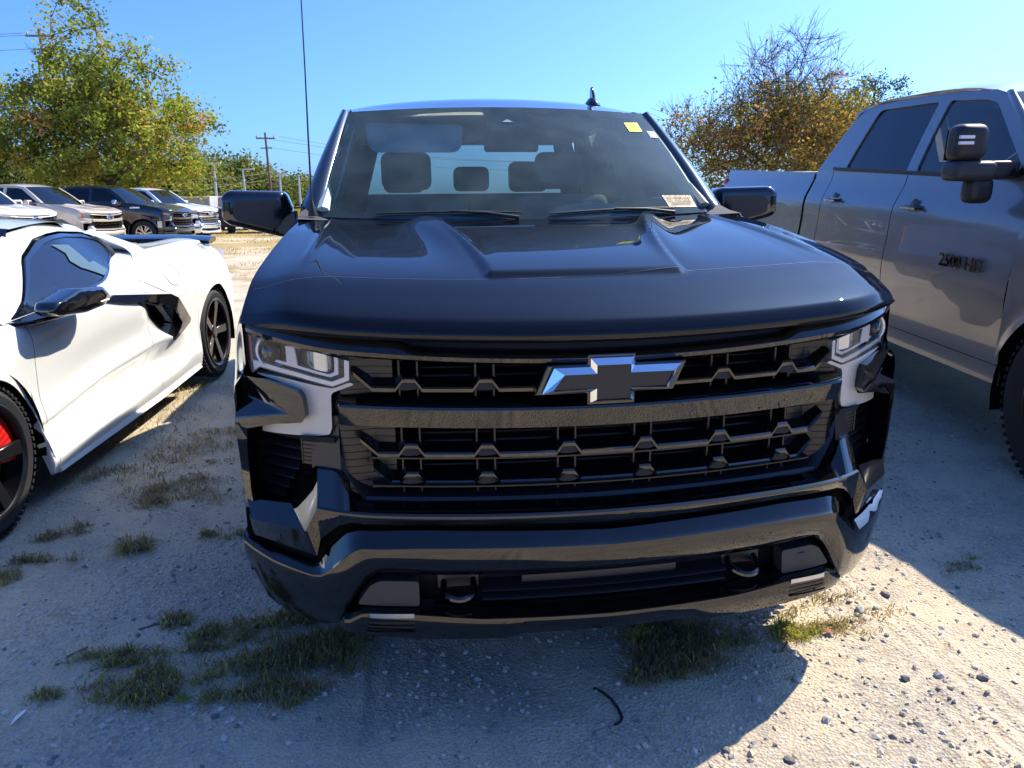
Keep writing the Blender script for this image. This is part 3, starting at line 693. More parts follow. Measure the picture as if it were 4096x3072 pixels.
    # ---- roof
    def rpt(i, j):
        u = -1+2*i/30; t = j/24
        a = wt(u); 
        if t < .04: pass
        y = lerp(a.y, 3.66-.02*u*u, t); hw = lerp(.715, .735, sstep(t, 0, .3))
        x = u*hw; cz = 1.842+interp([(0, 0), (.03, .012), (.08, .040), (.16, .072), (.28, .094), (.45, .100), (.7, .09), (.88, .06), (1, 0)], t)*(1-.30*u*u)
        z = cz-.017*u*u-.012*abs(u)**6 if t > 0 else a.z
        return (x, y, z)
    V, F = grid(31, 25, rpt); obj('roof', V, F, paint, root, sharp=60)
    for s in (-1, 1):
        V = []; F = []
        for k in range(16):
            y = lerp(2.03, 3.62, k/15); p = rpt(30, int(24*k/15)); zc_ = p[2]
            zz = min(zc_-.004, roofz(p[1])+.004); V += [(s*(p[0]-.010), p[1], p[2]+.003), (s*(p[0]+.006), p[1], p[2]+.001), (s*(gx(zz)+.003), p[1]+.01, zz)]
        for k in range(15): F += [(k*3, k*3+1, k*3+4, k*3+3)]
        obj('roof_molding', V, F, satin_black, root)
        obj('roof_edge', [(v[0], v[1], v[2]-.002) for v in V], [(k*3+1, k*3+2, k*3+5, k*3+4) for k in range(15)], paint, root)
    # ---- windshield
    V, F = grid(31, 17, lambda i, j: tuple(wb(-1+2*i/30).lerp(wt(-1+2*i/30), j/16)+Vector((0, -.035*sin(pi*j/16)*1.0, .0))))
    ws = obj('windshield', V, F, wglass, root, face_dir=(0, -1, .6))
    def wsp(u, t, d=0): 
        p = wb(u).lerp(wt(u), t)+Vector((0, -.035*sin(pi*t), 0)); nrm = Vector((.0, -.6, .8)); return tuple(p-nrm*d)
    ring_o = [(-1, 0), (1, 0), (1, 1), (-1, 1)]
    if detail:
        hole = roundpoly([(-.955, .055), (.955, .055), (.945, .93), (.165, .965), (.145, .83), (.105, .752), (-.105, .752), (-.125, .83), (-.135, .965), (-.945, .93)], [.1, .1, .12, .03, .06, .05, .05, .06, .03, .12], 5)
        obj('frit_band', *sheet(ring_o, [hole], lambda u, v, d: wsp(u, v, .004), .06), mat('frit', (.012, .012, .014), .5), ws)
    # back of the cab
    obj('cab_back', *sheet([(-.93, .62), (.93, .62), (.90, 1.40), (.72, 1.84), (-.72, 1.84), (-.90, 1.40)], [[(-.70, 1.47), (.70, 1.47), (.60, 1.79), (-.60, 1.79)]], lambda x, z, d: (x, 3.86-.24*max(0, z-1.42)/.38, z), .12), paint, root)
    obj('rear_window', *sheet([(-.70, 1.47), (.70, 1.47), (.60, 1.79), (-.60, 1.79)], [], lambda x, z, d: (x, 3.858-.24*max(0, z-1.42)/.38, z), .2), sglass if interior else tint_glass, root)
    # ---- bed
    MB().box((0, 4.85, .78), (1.70, 1.86, .04)).build('bed_floor', matte_black, root)
    for s in (-1, 1): MB().box((s*.87, 4.85, 1.08), (.03, 1.86, .62)).build('bed_wall', matte_black, root)
    MB().box((0, 3.905, 1.08), (1.74, .02, .62)).build('bed_front', matte_black, root)
    tg = MB().box((0, 5.80, 1.05), (1.55, .05, .66)).build('tailgate', paint, root, bevel=.015)
    for s in (-1, 1): MB().box((s*.87, 5.80, 1.08), (.17, .06, .48)).build('tail_lamp', red_pl, root, bevel=.01)
    MB().box((0, 5.90, .62), (1.9, .14, .2)).build('rear_bumper', chrome, root, bevel=.03)
    MB().box((0, 2.9, .50), (1.5, 5.0, .18)).build('chassis', dark_void, root)
    MB().box((0, .62, .55), (1.1, .7, .5)).build('engine_bay', dark_void, root)
    # ---- cowl and wipers
    obj('cowl', *sweep(frange(-.80, .80, 30), lambda x: [(hood_pt(x/.9, 1)[1]-.03, hood_pt(x/.9, 1)[2]-.012), (wb(x/.823)[1]+.01, wb(x/.823)[2]-.006)]), matte_black, root)
    if detail:
        for x0, x1, t1 in ((-.60, -.02, .060), (.10, .66, .075)):
            wp = MB(); pts = []
            for k in range(12):
                t = k/11; x = lerp(x0, x1, t); p = Vector(wsp(x/.82, .030+.022*sin(pi*t*.8), -.006)); pts.append(p)
            wp.tube(pts, [.003]+[.0042]*10+[.003], 6)
            wp.tube([Vector(wsp(lerp(x0, x1, .5)/.82, .048, -.012)), Vector(wsp(lerp(x0, x1, .75)/.82, .035, -.012)), Vector(wsp(lerp(x0, x1, .98)/.82, .0, -.01))], [.004, .006, .008], 6)
            wp.build('wiper', matte_black, ws)
    # ---- mirrors
    for s in (-1, 1):
        mr = empty('door_mirror', (0, 0, 0), (0, 0, 0), root)
        if not hd:
            o_ = roundpoly([(.990, 1.462), (1.215, 1.468), (1.246, 1.440), (1.248, 1.345), (1.222, 1.325), (1.01, 1.266), (.972, 1.276), (.966, 1.39)], .022, 4)
            def mm(k, sc, zc_=1.385, xc=1.11): return [((x-xc)*sc+xc, (z-zc_)*sc+zc_) for x, z in o_]
            V = []; F = []; n = len(o_)
            def skew(x): return 1.60+.065*(1.25-x)/.25
            for sc, dy in ((.72, -.008), (.90, -.001), (.97, .012), (1.0, .035), (1.0, .10), (.95, .125), (.90, .128)):
                V += [(s*x, skew(x)+dy, z) for x, z in mm(0, sc)]
            L = 7
            for j in range(L-1): F += [(j*n+i, j*n+(i+1) % n, (j+1)*n+(i+1) % n, (j+1)*n+i) for i in range(n)]
            F.append(tuple(range(n)))
            obj('mirror_shell', V, F, mirror_mat, mr, sharp=45)
            ip = roundpoly([(1.005, 1.425), (1.175, 1.425), (1.195, 1.405), (1.195, 1.352), (1.17, 1.338), (1.025, 1.302), (1.003, 1.318)], .015)
            obj('mirror_front', *sheet(ip, [], lambda x, z, d: (s*x, skew(x)-.012+d, z), .04, .012), grey_plastic, mr, sharp=40, bevel=.003)
            MB().add([(s*x, skew(x)+.129, z) for x, z in mm(0, .9)], [tuple(range(n))]).build('mirror_glass', chrome, mr)
            MB().prism([(s*.94, 1.60, 1.385), (s*.985, 1.64, 1.36), (s*1.04, 1.645, 1.31), (s*1.02, 1.645, 1.285), (s*.97, 1.62, 1.28), (s*.94, 1.60, 1.30)], (0, .08, 0)).build('mirror_arm', matte_black, mr, bevel=.01)
        else:
            # tall towing mirror on a stout arm
            def rbox(name, c, d, m_, bev=.03, R=None):
                return MB().box(c, d, R).build(name, m_, mr, bevel=bev, bseg=4)
            rbox('mirror_upper', (s*1.175, 1.70, 1.565), (.165, .13, .175), matte_black, .042)
            rbox('mirror_lower', (s*1.15, 1.69, 1.435), (.225, .15, .095), grey_plastic, .032)
            rbox('mirror_foot', (s*1.09, 1.69, 1.345), (.135, .11, .13), matte_black, .04)
            rbox('mirror_arm', (s*.98, 1.69, 1.44), (.16, .09, .085), matte_black, .02)
            for z in (1.592, 1.565): rbox('signal_lamp', (s*1.222, 1.637, z), (.075, .02, .016), silver_plastic, .004)
            MB().box((s*1.175, 1.767, 1.56), (.14, .005, .15)).build('mirror_glass', chrome, mr)
            obj('mirror_sail', [(s*.962, 1.57, 1.41), (s*.962, 1.80, 1.41), (s*.935, 1.80, 1.46), (s*.93, 1.68, 1.475)], [(0, 1, 2, 3)], gloss_black, mr)
    # ---- wheels
    rr = .415 if not hd else .425
    for s in (-1, 1):
        for yw in (.965, 4.70):
            wheel(root, (s*.865, yw, rr), rr, .275, .262, rimstyle, s, rimmat, q=q if yw < 2 else min(q, .6))
    return root
# ------------------------------------------------------------------ the black pickup in front
main = tag(empty('pickup_truck'), 'glossy black pickup truck facing the camera with black grille and cross-shaped emblem', 'pickup truck')
make_pickup(main, black_paint, 1.0, bumper_paint, hood_paint, panel_grey, rim_black, (6, .16), wglass=windshield_glass, sglass=side_glass, interior=True, mirror_mat=gloss_black)
def wsurf(u, t, d=0.0):
    wb = Vector((u*.823, 1.29+.124*abs(u)**2.2, 1.338+.018*u*u)); wt = Vector((u*.715, 1.945+.085*u*u, 1.842-.017*u*u))
    return wb.lerp(wt, t)+Vector((0, -.035*sin(pi*t), 0))-Vector((0, -.6, .8))*d
# cabin
obj('dashboard', *sweep(frange(-.80, .80, 40), lambda x: [(1.30+.11*(abs(x)/.8)**2, 1.325), (1.42+.08*x*x, 1.345), (1.60, 1.352+.035*exp(-((x-.37)/.17)**4)), (1.74, 1.348+.05*exp(-((x-.37)/.17)**4)), (1.80, 1.30), (1.80, .8)]), dash_mat, main, sharp=40)
obj('defroster_strip', *sweep(frange(-.74, .74, 20), lambda x: [(1.345+.10*(abs(x)/.8)**2, 1.3385), (1.385+.09*(abs(x)/.8)**2, 1.3445)]), mat('dash_strip', (.42, .50, .47), .5), main)
for sx in (-1, 1):
    obj('door_card', [(sx*.885, 1.5, .6), (sx*.885, 3.8, .6), (sx*.885, 3.8, 1.40), (sx*.885, 1.5, 1.38)], [(0, 1, 2, 3)], dash_mat, main)
    MB().prism([(sx*.90, 2.55, 1.38), (sx*.88, 2.68, 1.38), (sx*.745, 2.66, 1.80), (sx*.765, 2.56, 1.80)], (-sx*.05, 0, 0)).build('b_pillar_trim', dash_mat, main)
    tr = MB(); P = [(sx*.812, 1.44, 1.372), (sx*.785, 1.60, 1.47), (sx*.752, 1.76, 1.60), (sx*.716, 1.94, 1.735), (sx*.70, 2.0, 1.775)]
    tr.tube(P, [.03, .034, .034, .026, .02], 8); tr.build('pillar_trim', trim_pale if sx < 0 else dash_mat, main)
    for yy, nm in ((2.42, 'front_seat'), (3.42, 'rear_seat')):
        st = empty(nm, (sx*.40, yy, 0), (0, 0, 0), main)
        MB().box((0, 0, 1.12), (.54, .17, .66), Matrix.Rotation(radians(-14), 3, 'X')).build('seat_back', cloth_dark, st, bevel=.06, bseg=4)
        MB().box((-.05 if sx < 0 else 0, .10, 1.575), (.27, .11, .20), Matrix.Rotation(radians(-8), 3, 'X')).build('headrest', cloth_dark, st, bevel=.045, bseg=4)
        MB().box((0, -.27, .78), (.54, .55, .18)).build('seat_cushion', cloth_dark, st, bevel=.05, bseg=3)
    MB().box((sx*.05, 3.5, 1.52), (.001, .001, .001))
hl_ = obj('headliner', *grid(9, 9, lambda i, j: (-.72+1.44*i/8, lerp(2.03, 3.62, j/8), 1.812+.05*sin(pi*j/8)-.02*((i-4)/4)**2)), headliner, main)
MB().box((0, 3.45, 1.56), (.24, .10, .16)).build('centre_headrest', cloth_dark, main, bevel=.04, bseg=3)
MB().box((0, 2.25, .95), (.30, .70, .50)).build('centre_console', dash_mat, main, bevel=.04)
obj('cabin_floor', [(-.9, 1.4, .62), (.9, 1.4, .62), (.9, 3.9, .62), (-.9, 3.9, .62)], [(0, 1, 2, 3)], dark_void, main)
vz = roundpoly([(-.645, 1.775), (-.625, 1.640), (-.195, 1.640), (-.185, 1.765)], [.02, .05, .05, .02], 5)
vis = obj('sun_visor', *sheet(vz, [], lambda x, z, d: (x, 1.985+.25*(1.77-z)*-.2+d, z), .06, .015), mat('visor_cloth', (.48, .50, .48), .85), main)
lab = MB().box((-.4185, 1.992, 1.7155), (.136, .001, .066)); lab.build('warning_label', paper_white, vis, smooth=False)
MB().box((-.356, 1.9905, 1.7155), (.008, .001, .066)).build('label_stripe', paper_yellow, vis, smooth=False)
for k in range(7):
    MB().box((-.42+.01*(k % 3), 1.9908, 1.742-.0075*k), (.10-.012*(k % 3) if k < 5 else .07, .0006, .0022)).build('label_line', ink, vis, smooth=False)
MB().box((-.474, 1.9908, 1.692), (.018, .0006, .014)).build('label_mark', ink, vis, smooth=False)
rv = MB().box((.025, 1.84, 1.668), (.255, .035, .072)); rv.build('rear_view_mirror', matte_black, main, bevel=.015, bseg=3)
MB().tube([(.02, 1.85, 1.69), (.01, 1.90, 1.76), (0, 1.90, 1.80)], .014, 8).build('mirror_stalk', matte_black, main)
MB().box((0, 1.985, 1.762), (.17, .08, .09)).build('camera_housing', matte_black, main, bevel=.02, bseg=3)
MB().prism([tuple(wsurf(u, t, -.003)) for u, t in ((-.028, .838), (.045, .838), (.010, .868))], (0, .002, -.001)).build('camera_window', mat('camera_glint', (.25, .33, .36), .2), main, smooth=False)
stw = empty('steering_wheel', (.40, 1.90, 1.22), (radians(-62), 0, 0), main)
ring = [(cos(2*pi*k/32)*.19, sin(2*pi*k/32)*.19, 0) for k in range(33)]
MB().tube(ring, .017, 8, False).build('wheel_rim', dash_mat, stw); MB().box((0, 0, 0), (.36, .05, .02)).build('wheel_spoke', dash_mat, stw, bevel=.008); MB().box((0, -.02, -.01), (.14, .12, .05)).build('wheel_hub', dash_mat, stw, bevel=.02)
# stickers on the glass
def sticker(name, q, m, d=-.0025): return MB().prism([tuple(wsurf(u, t, d)) for u, t in q], (0, .0008, -.001)).build(name, m, main, smooth=False)
def sgrid(q, a, b): return (lerp(lerp(q[0][0], q[1][0], a), lerp(q[3][0], q[2][0], a), b), lerp(lerp(q[0][1], q[1][1], a), lerp(q[3][1], q[2][1], a), b))
QY = [(.800, .870), (.900, .880), (.894, .780), (.799, .775)]
ys = sticker('yellow_sticker', QY, paper_yellow)
for k in range(5):
    b = .14+.16*k; MB().prism([tuple(wsurf(*sgrid(QY, a, bb), -.0045)) for a, bb in ((.1, b), (.9-.1*(k % 2), b), (.9-.1*(k % 2), b+.018), (.1, b+.018))], (0, .0005, -.0005)).build('sticker_line', ink, ys, smooth=False)
QW = [(.930, .790), (.985, .785), (.980, .718), (.924, .720)]
wst = sticker('small_sticker', QW, paper_white); MB().prism([tuple(wsurf(*sgrid(QW, a, b), -.0045)) for a, b in ((.1, .1), (.6, .1), (.6, .9), (.1, .9))], (0, .0005, -.0005)).build('sticker_print', mat('pale_green_ink', (.35, .62, .45), .6), wst, smooth=False)
# shark fin, whip antenna
fin = empty('roof_antenna', (.555, 2.40, 1.902), (0, 0, 0), main)
MB().add(*grid(16, 5, lambda i, j: (cos(2*pi*i/16)*.045*(1-.18*j**1.3/2), sin(2*pi*i/16)*.075*(1-.16*j**1.3/2), .010*j), True)).build('fin_base', gloss_black, fin)
MB().prism([(0, -.03, .03), (0, .055, .03), (0, .055, .10), (0, .025, .105)], (.016, 0, 0)).build('fin_blade', gloss_black, fin, bevel=.006)
an = empty('whip_antenna', (-.848, 1.36, 1.37), (0, 0, 0), main)
MB().lathe([(-.01, .016), (.0, .016), (.03, .011), (.05, .006), (.05, 0)], 12, 'z').build('antenna_base', matte_black, an)
MB().tube([(0, 0, .03), (.001, .04, .28), (.002, .09, .53), (.002, .14, .82), (.002, .17, 1.0)], [.0042, .0036, .003, .0026, .0022], 6).build('antenna_rod', matte_black, an)
# thin film edge across the hood
def hood_at(u, v): return Vector(hood_pt(u, v))
fe = MB(); P = []
for k in range(81):
    u = -1+2*k/80*.999+.0005; v = .185+.012*sin(3*u)-.06*sstep(abs(u), .75, 1.0);P.append(hood_at(u*.985, v)+Vector((0, -.0002, .0006)))
V = []; F = []
for p in P: V += [tuple(p), tuple(p+Vector((0, .0022, .0005)))]
for k in range(80): F.append((2*k, 2*k+1, 2*k+3, 2*k+2))
obj('film_edge', V, F, mat('film_edge', (.07, .08, .10), .5), main)
# card on the dash
QC = [(.770, .160), (.945, .150), (.945, .046), (.782, .058)]
card = tag(MB().prism([tuple(wsurf(u, t, -.002)) for u, t in QC], (0, .001, -.0015)).build('notice_card', paper_buff, None, smooth=False), 'buff notice card reading not for sale in the lower corner of the windshield', 'card')
def card_text(body, a, b, h, m=ink):
    o = wsurf(*sgrid(QC, a, b), -.0055); ex = (wsurf(*sgrid(QC, .9, b), -.0055)-wsurf(*sgrid(QC, .1, b), -.0055)).normalized(); ey0 = wsurf(*sgrid(QC, a, .1), -.0055)-wsurf(*sgrid(QC, a, .9), -.0055)
    ez = ex.cross(ey0).normalized(); ey = ey0.normalized()
    M = Matrix(((ex.x, ey.x, ez.x, o.x), (ex.y, ey.y, ez.y, o.y), (ex.z, ey.z, ez.z, o.z), (0, 0, 0, 1)))
    return text_mesh('card_lettering', body, h, M, m, card, bold=.0006)
card_text('THIS VEHICLE IS', .5, .17, .0185); card_text('NOT FOR SALE', .5, .37, .0185)
for k in range(5):
    b = .52+.095*k; a0, a1 = ((.04, .98), (.06, .98), (.14, .86), (.14, .88), (.03, .30))[k]
    MB().prism([tuple(wsurf(*sgrid(QC, a, bb), -.0055)) for a, bb in ((a0, b), (a1, b), (a1, b+.035), (a0, b+.035))], (0, .0003, -.0003)).build('card_print', ink if k < 4 else mat('pale_ink', (.4, .3, .2), .7), card, smooth=False)
# ------------------------------------------------------------------ white sports car on the left (local: X outward on the near side, Y to the tail)
car = tag(empty('sports_car', (-2.38, 0, 0), (radians(.85), 0, -radians(5.6))), 'white low sports car with black mirror and black side intake parked at the left', 'sports car')
car_white = mat('sports_car_white', (.70, .72, .70), .25, 0, 1.0, .02)
CW = 1.0                                    # centre line at X = -1.0
SZT = [(.45, .52), (.8, .70), (1.15, .82), (1.54, .868), (1.85, .866), (2.0, .865), (2.4, .888), (2.92, .932), (3.2, .978), (3.4, 1.03), (3.6, 1.058), (4.0, 1.068), (4.7, 1.07), (5.05, 1.03), (5.25, .95)]
def s_bot(s):
    d = abs(s-1.54); 
    if d < .40: return .315+sqrt(.40**2-d*d)*.93
    d = abs(s-4.49)
    if d < .425: return .335+sqrt(.425**2-d*d)*.95
    if s < 1.2: return .20
    if s > 4.8: return .32
    return interp([(1.94, .135), (3.3, .155), (4.07, .19)], s)
SEC = [(.45, [(.2, -.45), (.4, -.36), (.6, -.42)]), (1.0, [(.2, -.10), (.5, -.07), (.75, -.18), (.85, -.32)]),
       (1.54, [(.2, 0), (.68, -.005), (.78, -.04), (.85, -.11), (.9, -.22)]),
       (2.0, [(.12, -.015), (.20, 0), (.235, -.03), (.27, -.09), (.345, -.06), (.375, -.030), (.5, -.045), (.65, -.04), (.78, -.035), (.86, -.07), (.90, -.13)]),
       (2.7, [(.14, -.02), (.22, 0), (.26, -.04), (.30, -.13), (.405, -.09), (.445, -.05), (.55, -.075), (.72, -.055), (.84, -.06), (.92, -.10), (.97, -.15)]),
       (3.3, [(.16, -.02), (.26, 0), (.30, -.04), (.34, -.11), (.445, -.065), (.49, -.028), (.6, -.045), (.76, -.03), (.90, -.06), (1.0, -.13), (1.05, -.20)]),
       (3.9, [(.18, -.02), (.30, .0), (.42, -.02), (.6, -.01), (.78, .0), (.92, -.04), (1.02, -.12), (1.07, -.22)]),
       (4.49, [(.3, .0), (.74, .012), (.82, .005), (.92, -.045), (1.02, -.13), (1.07, -.22)]),
       (5.0, [(.3, -.05), (.6, -.03), (.8, -.05), (.95, -.12), (1.04, -.24)]),
       (5.25, [(.3, -.16), (.6, -.12), (.8, -.15), (.95, -.28)])]
KN = {2.0: (.20, .375, .90), 2.7: (.22, .445, .97), 3.3: (.26, .49, 1.05)}       # rocker, crease and top height of the door sections
def side_x(s, z):
    if s <= SEC[0][0]: return sinterp(SEC[0][1], z)
    for (s0, a), (s1, b) in zip(SEC, SEC[1:]):
        if s <= s1:
            t = (s-s0)/(s1-s0); za = zb = z
            if s0 in KN and s1 in KN:
                k0, k1 = KN[s0], KN[s1]; k = [lerp(u, v, t) for u, v in zip(k0, k1)]
                def rm(kk): return interp([(0, kk[0]-k[0])]+[(k[i], kk[i]) for i in range(3)]+[(1.5, kk[2]+1.5-k[2])], z)
                za, zb = rm(k0), rm(k1)
            t = t*t*(3-2*t); return lerp(sinterp(a, za), sinterp(b, zb), t)
    return sinterp(SEC[-1][1], z)
def scoop(s, z):            # hollow ahead of the intake
    if not .468 < z < .80: return 0
    sb = interp([(.467, 3.70), (.555, 3.37), (.655, 3.25), (.773, 3.17), (.80, 3.12)], z); si = interp([(.47, 3.60), (.50, 3.66), (.572, 3.80), (.705, 3.665), (.75, 3.50), (.80, 3.08)], z)
    if s <= sb or s >= si: return 0
    return -.12*sstep(s, sb, max(sb+.05, min(sb+.36, si-.02)))
def spt(s, z): return side_x(s, z)+scoop(s, z)
for sd in (1, -1):
    mx = (lambda x: x) if sd > 0 else (lambda x: -2*CW-x)
    def panel(name, s0, s1, cols, rows=52):
        def pt(i, j):
            s = lerp(s0, s1, i/(cols-1)); zt = sinterp(SZT, s); zb = s_bot(s); v = j/(rows-1)
            z = lerp(zt, zb, v); return (mx(spt(s, z)), s, z)
        V, F = grid(cols, rows, pt); return obj(name, V, F, car_white, car, sharp=60)
    panel('front_fender', .45, 1.998, 70); 
    dr = panel('car_door', 2.002, 3.28, 70); panel('rear_quarter', 3.284, 5.25, 110)
    # wheels
    fw_ = wheel(car, (mx(-.145), 1.54, .335), .335, .25, .255, (5, 0), sd, rim_black, q=1.0 if sd > 0 else .4, caliper=20)
    rw_ = wheel(car, (mx(-.165), 4.49, .355), .355, .30, .270, (5, 0), sd, rim_black, q=1.0 if sd > 0 else .4, caliper=160)
    for yy, rr in ((1.54, .405), (4.49, .43)):
        MB().well(mx(-.02), mx(-.42), rr, (0, yy, .33)).build('wheel_well', dark_void, car)
    # sill blade
    obj('side_sill', *grid(30, 3, lambda i, j: (mx([-.035, -.004, -.06][j]+.004), lerp(1.93, 4.02, i/29), s_bot(lerp(1.94, 4.06, i/29))+[.06, -.012, -.03][j])), car_white, car, sharp=25)
    # intake: black sheet painted as the shaded opening, black blade over and behind it
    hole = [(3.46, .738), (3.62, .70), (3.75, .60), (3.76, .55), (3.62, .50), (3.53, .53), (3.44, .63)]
    obj('intake_shade', *sheet(hole, [], lambda s, z, d: (mx(min(spt(s, z), -.06)+.008), s, z), .03), dark_void, car)
    bl = [(2.80, .850), (2.87, .870), (3.592, .780), (3.689, .742), (3.885, .566), (3.865, .540), (3.606, .462), (3.575, .468), (3.70, .530), (3.735, .566), (3.592, .700), (3.421, .745), (2.969, .818)]
    obj('intake_blade', *sheet(bl, [], lambda s, z, d: (mx(side_x(s, z)+.020-d), s, z), .03, .07), gloss_black, car, sharp=40)
    # greenhouse side
    def gxs(s, z): return -.11-.30*max(0, (z-.92)/.30)**1.2-.06*sstep(s, 2.9, 3.4)
    win = roundpoly([(2.03, .880), (2.52, 1.105), (2.80, 1.168), (2.95, 1.186), (3.14, 1.190), (3.38, 1.174), (3.50, 1.145), (3.50, 1.10), (3.42, 1.055), (3.30, 1.015), (2.92, .945)], .03)
    fr_ = roundpoly([(1.985, .866), (2.50, 1.115), (2.78, 1.187), (2.95, 1.205), (3.14, 1.209), (3.40, 1.193), (3.55, 1.158), (3.56, 1.09), (3.46, 1.035), (3.32, .995), (2.92, .928)], .03)
    obj('side_window', *sheet(win, [], lambda s, z, d: (mx(gxs(s, z)-.006), s, z), .06), mat('sports_glass', (.008, .011, .022), .03, 0, 0.3, .0, ior=1.45), car, face_dir=(sd, 0, .3))
    obj('window_frame', *sheet(fr_, [win], lambda s, z, d: (mx(gxs(s, z)+.002-d), s, z), .05, .03), gloss_black, car)
    # A pillar, roof rail and rear pillar as one ribbon round the window
    rim_in = [(1.95, .862), (2.47, 1.122), (2.76, 1.198), (2.95, 1.218), (3.14, 1.222), (3.42, 1.205), (3.60, 1.155)]
    V = []; F = []; nn = 40
    for k in range(nn):
        t = k/(nn-1)*(len(rim_in)-1); a = int(min(t, len(rim_in)-2)); f_ = t-a
        p0 = Vector(rim_in[a]); p1 = Vector(rim_in[a+1]); p = p0.lerp(p1, f_)
        x = gxs(p.x, p.y)
        ws_ = interp([(0, .09), (.3, .10), (.5, .10), (.8, .12), (1, .12)], k/(nn-1)); up = interp([(0, .012), (.3, .03), (.5, .045), (.8, .045), (1, .03)], k/(nn-1))
        dy = interp([(0, -.12), (.3, -.09), (.45, 0), (.8, .03), (1, .1)], k/(nn-1))
        for f2 in (0, .35, .7, 1.0): V.append((mx(x-ws_*f2+.004), p.x+dy*f2, p.y+up*sin(f2*pi/2)-.03*(1 if f2 < .01 else 0)*0))
    for k in range(nn-1):
        for j in range(3): F.append((k*4+j, k*4+j+1, k*4+j+5, k*4+j+4))
    obj('roof_rail', V, F, car_white, car, sharp=60)
    # rear buttress and haunch top
    def hp(i, j):
        t = i/29; s = lerp(3.30, 5.12, t); u = j/9
        xo = spt(s, sinterp(SZT, s)); zo = sinterp(SZT, s)
        if s < 3.62: xo = lerp(gxs(s, 1.2)-.03, xo, sstep(s, 3.50, 3.60)); zo = lerp(1.222, sinterp(SZT, s), sstep(s, 3.47, 3.59))
        zr = interp([(3.30, 1.272), (3.5, 1.245), (3.8, 1.175), (4.2, 1.085), (4.6, 1.045), (5.12, 1.03)], s)
        xi = interp([(3.30, -.58), (3.6, -.56), (4.3, -.50), (5.12, -.50)], s)
        x = lerp(xo, xi, u); z = lerp(zo, zr, u)+(.030*sin(pi*u) if s > 3.5 else .02*sin(pi*u))-.06*sin(pi*u)*sstep(s, 3.45, 3.75)*(1-sstep(s, 4.0, 4.7))
        return (mx(x), s, z)
    V, F = grid(30, 10, hp); obj('rear_haunch', V, F, car_white, car, sharp=60)
    obj('belt_shelf', *grid(44, 3, lambda i, j: (lambda s: (mx(lerp(spt(s, sinterp(SZT, s)), min(gxs(s, sinterp(SZT, s)+.03)-.03, spt(s, sinterp(SZT, s))-.02), j/2)), s, sinterp(SZT, s)+[0, .006, .016][j]))(lerp(1.9, 3.70, i/43))), car_white, car, sharp=60)
    qp = [(3.38, .99), (3.46, 1.03), (3.55, 1.09), (3.545, 1.155), (3.44, 1.195), (3.60, 1.215), (3.76, 1.10), (3.74, 1.055), (3.55, 1.04)]
    obj('quarter_panel', *sheet(qp, [], lambda s, z, d: (mx(gxs(s, z)+.10*max(0, min(1, (1.2-z)/.14))+.002), s, z), .03), car_white, car)
    # mirror
    mr = empty('door_mirror', (0, 0, 0), (0, 0, 0), car)
    if True:
        ol = roundpoly([(1.955, .912), (1.98, .950), (2.20, .992), (2.46, .970), (2.53, .915), (2.45, .872), (2.23, .862), (1.995, .882)], .02)
        n_ = len(ol); V = []; F = []
        for sc, ox in ((.80, .125), (.96, .115), (1.0, .08), (.98, .01), (.85, -.015)):
            V += [(mx(-.0+ox), (a-2.24)*sc+2.24, (b-.925)*sc+.925) for a, b in ol]
        for j in range(4): F += [(j*n_+i, j*n_+(i+1) % n_, (j+1)*n_+(i+1) % n_, (j+1)*n_+i) for i in range(n_)]
        F += [tuple(range(n_)), tuple(range(4*n_, 5*n_))]
        obj('mirror_shell', V, F, gloss_black, mr, sharp=75, subdiv=1)
        MB().prism([(mx(-.10), 1.90, .868), (mx(.0), 1.99, .872), (mx(.04), 2.26, .872), (mx(.02), 2.34, .88), (mx(-.10), 2.2, .885)], (0, 0, -.02)).build('mirror_arm', gloss_black, mr, bevel=.006)
        MB().box((mx(.118), 2.42, .90), (.012, .10, .012)).build('mirror_signal', silver_plastic, mr, bevel=.004)
    MB().box((mx(-.235), 5.14, .90), (.10, .16, .07)).build('tail_lamp', red_pl, car, bevel=.02)
# hood, windshield, roof, engine cover, tail
def hood_f(i, j):
    u = -1+2*i/24; s = lerp(.45, 1.98, j/20); e = spt(s, sinterp(SZT, s)); h = CW+e
    return (-CW+u*h, s+(.16*(1-abs(u)**1.6)*sstep(s, 1.4, 1.98)*-1*0), sinterp(SZT, s)-.05*(1-abs(u)**2.2)*sstep(s, .9, 1.5)+.04*(1-u*u)*(1-sstep(s, .6, 1.0)))
V, F = grid(25, 21, hood_f); obj('front_hood', V, F, car_white, car, sharp=60)
wsb = lambda u: Vector((-CW+u*.83, 1.74+.20*u*u, .85)); wst_ = lambda u: Vector((-CW+u*.52, 2.66+.06*u*u, 1.285-.03*u*u))
V, F = grid(21, 9, lambda i, j: tuple(wsb(-1+i/10).lerp(wst_(-1+i/10), j/8))); obj('car_windshield', V, F, tint_glass, car, face_dir=(0, -1, 1))
def rf(i, j):
    u = -1+i/8; t = j/12; s = lerp(2.66+.06*u*u, 3.36, t); return (-CW+u*.53, s, 1.285-.032*u*u+.022*sin(pi*t*.85))
V, F = grid(17, 13, rf); obj('roof_panel', V, F, car_white, car, sharp=60)
obj('roof_seam', *sweep([-1.49, -.51], lambda x: [(2.98, 1.3075-.022*((x+1)/.5)**2), (2.988, 1.3075-.022*((x+1)/.5)**2)]), dark_void, car)
V, F = grid(11, 12, lambda i, j: (-CW+(-1+i/5)*.50, lerp(3.34, 4.95, j/11), interp([(3.34, 1.285), (3.7, 1.16), (4.3, 1.03), (4.95, 1.01)], lerp(3.34, 4.95, j/11)))); obj('engine_cover', V, F, tint_glass, car)
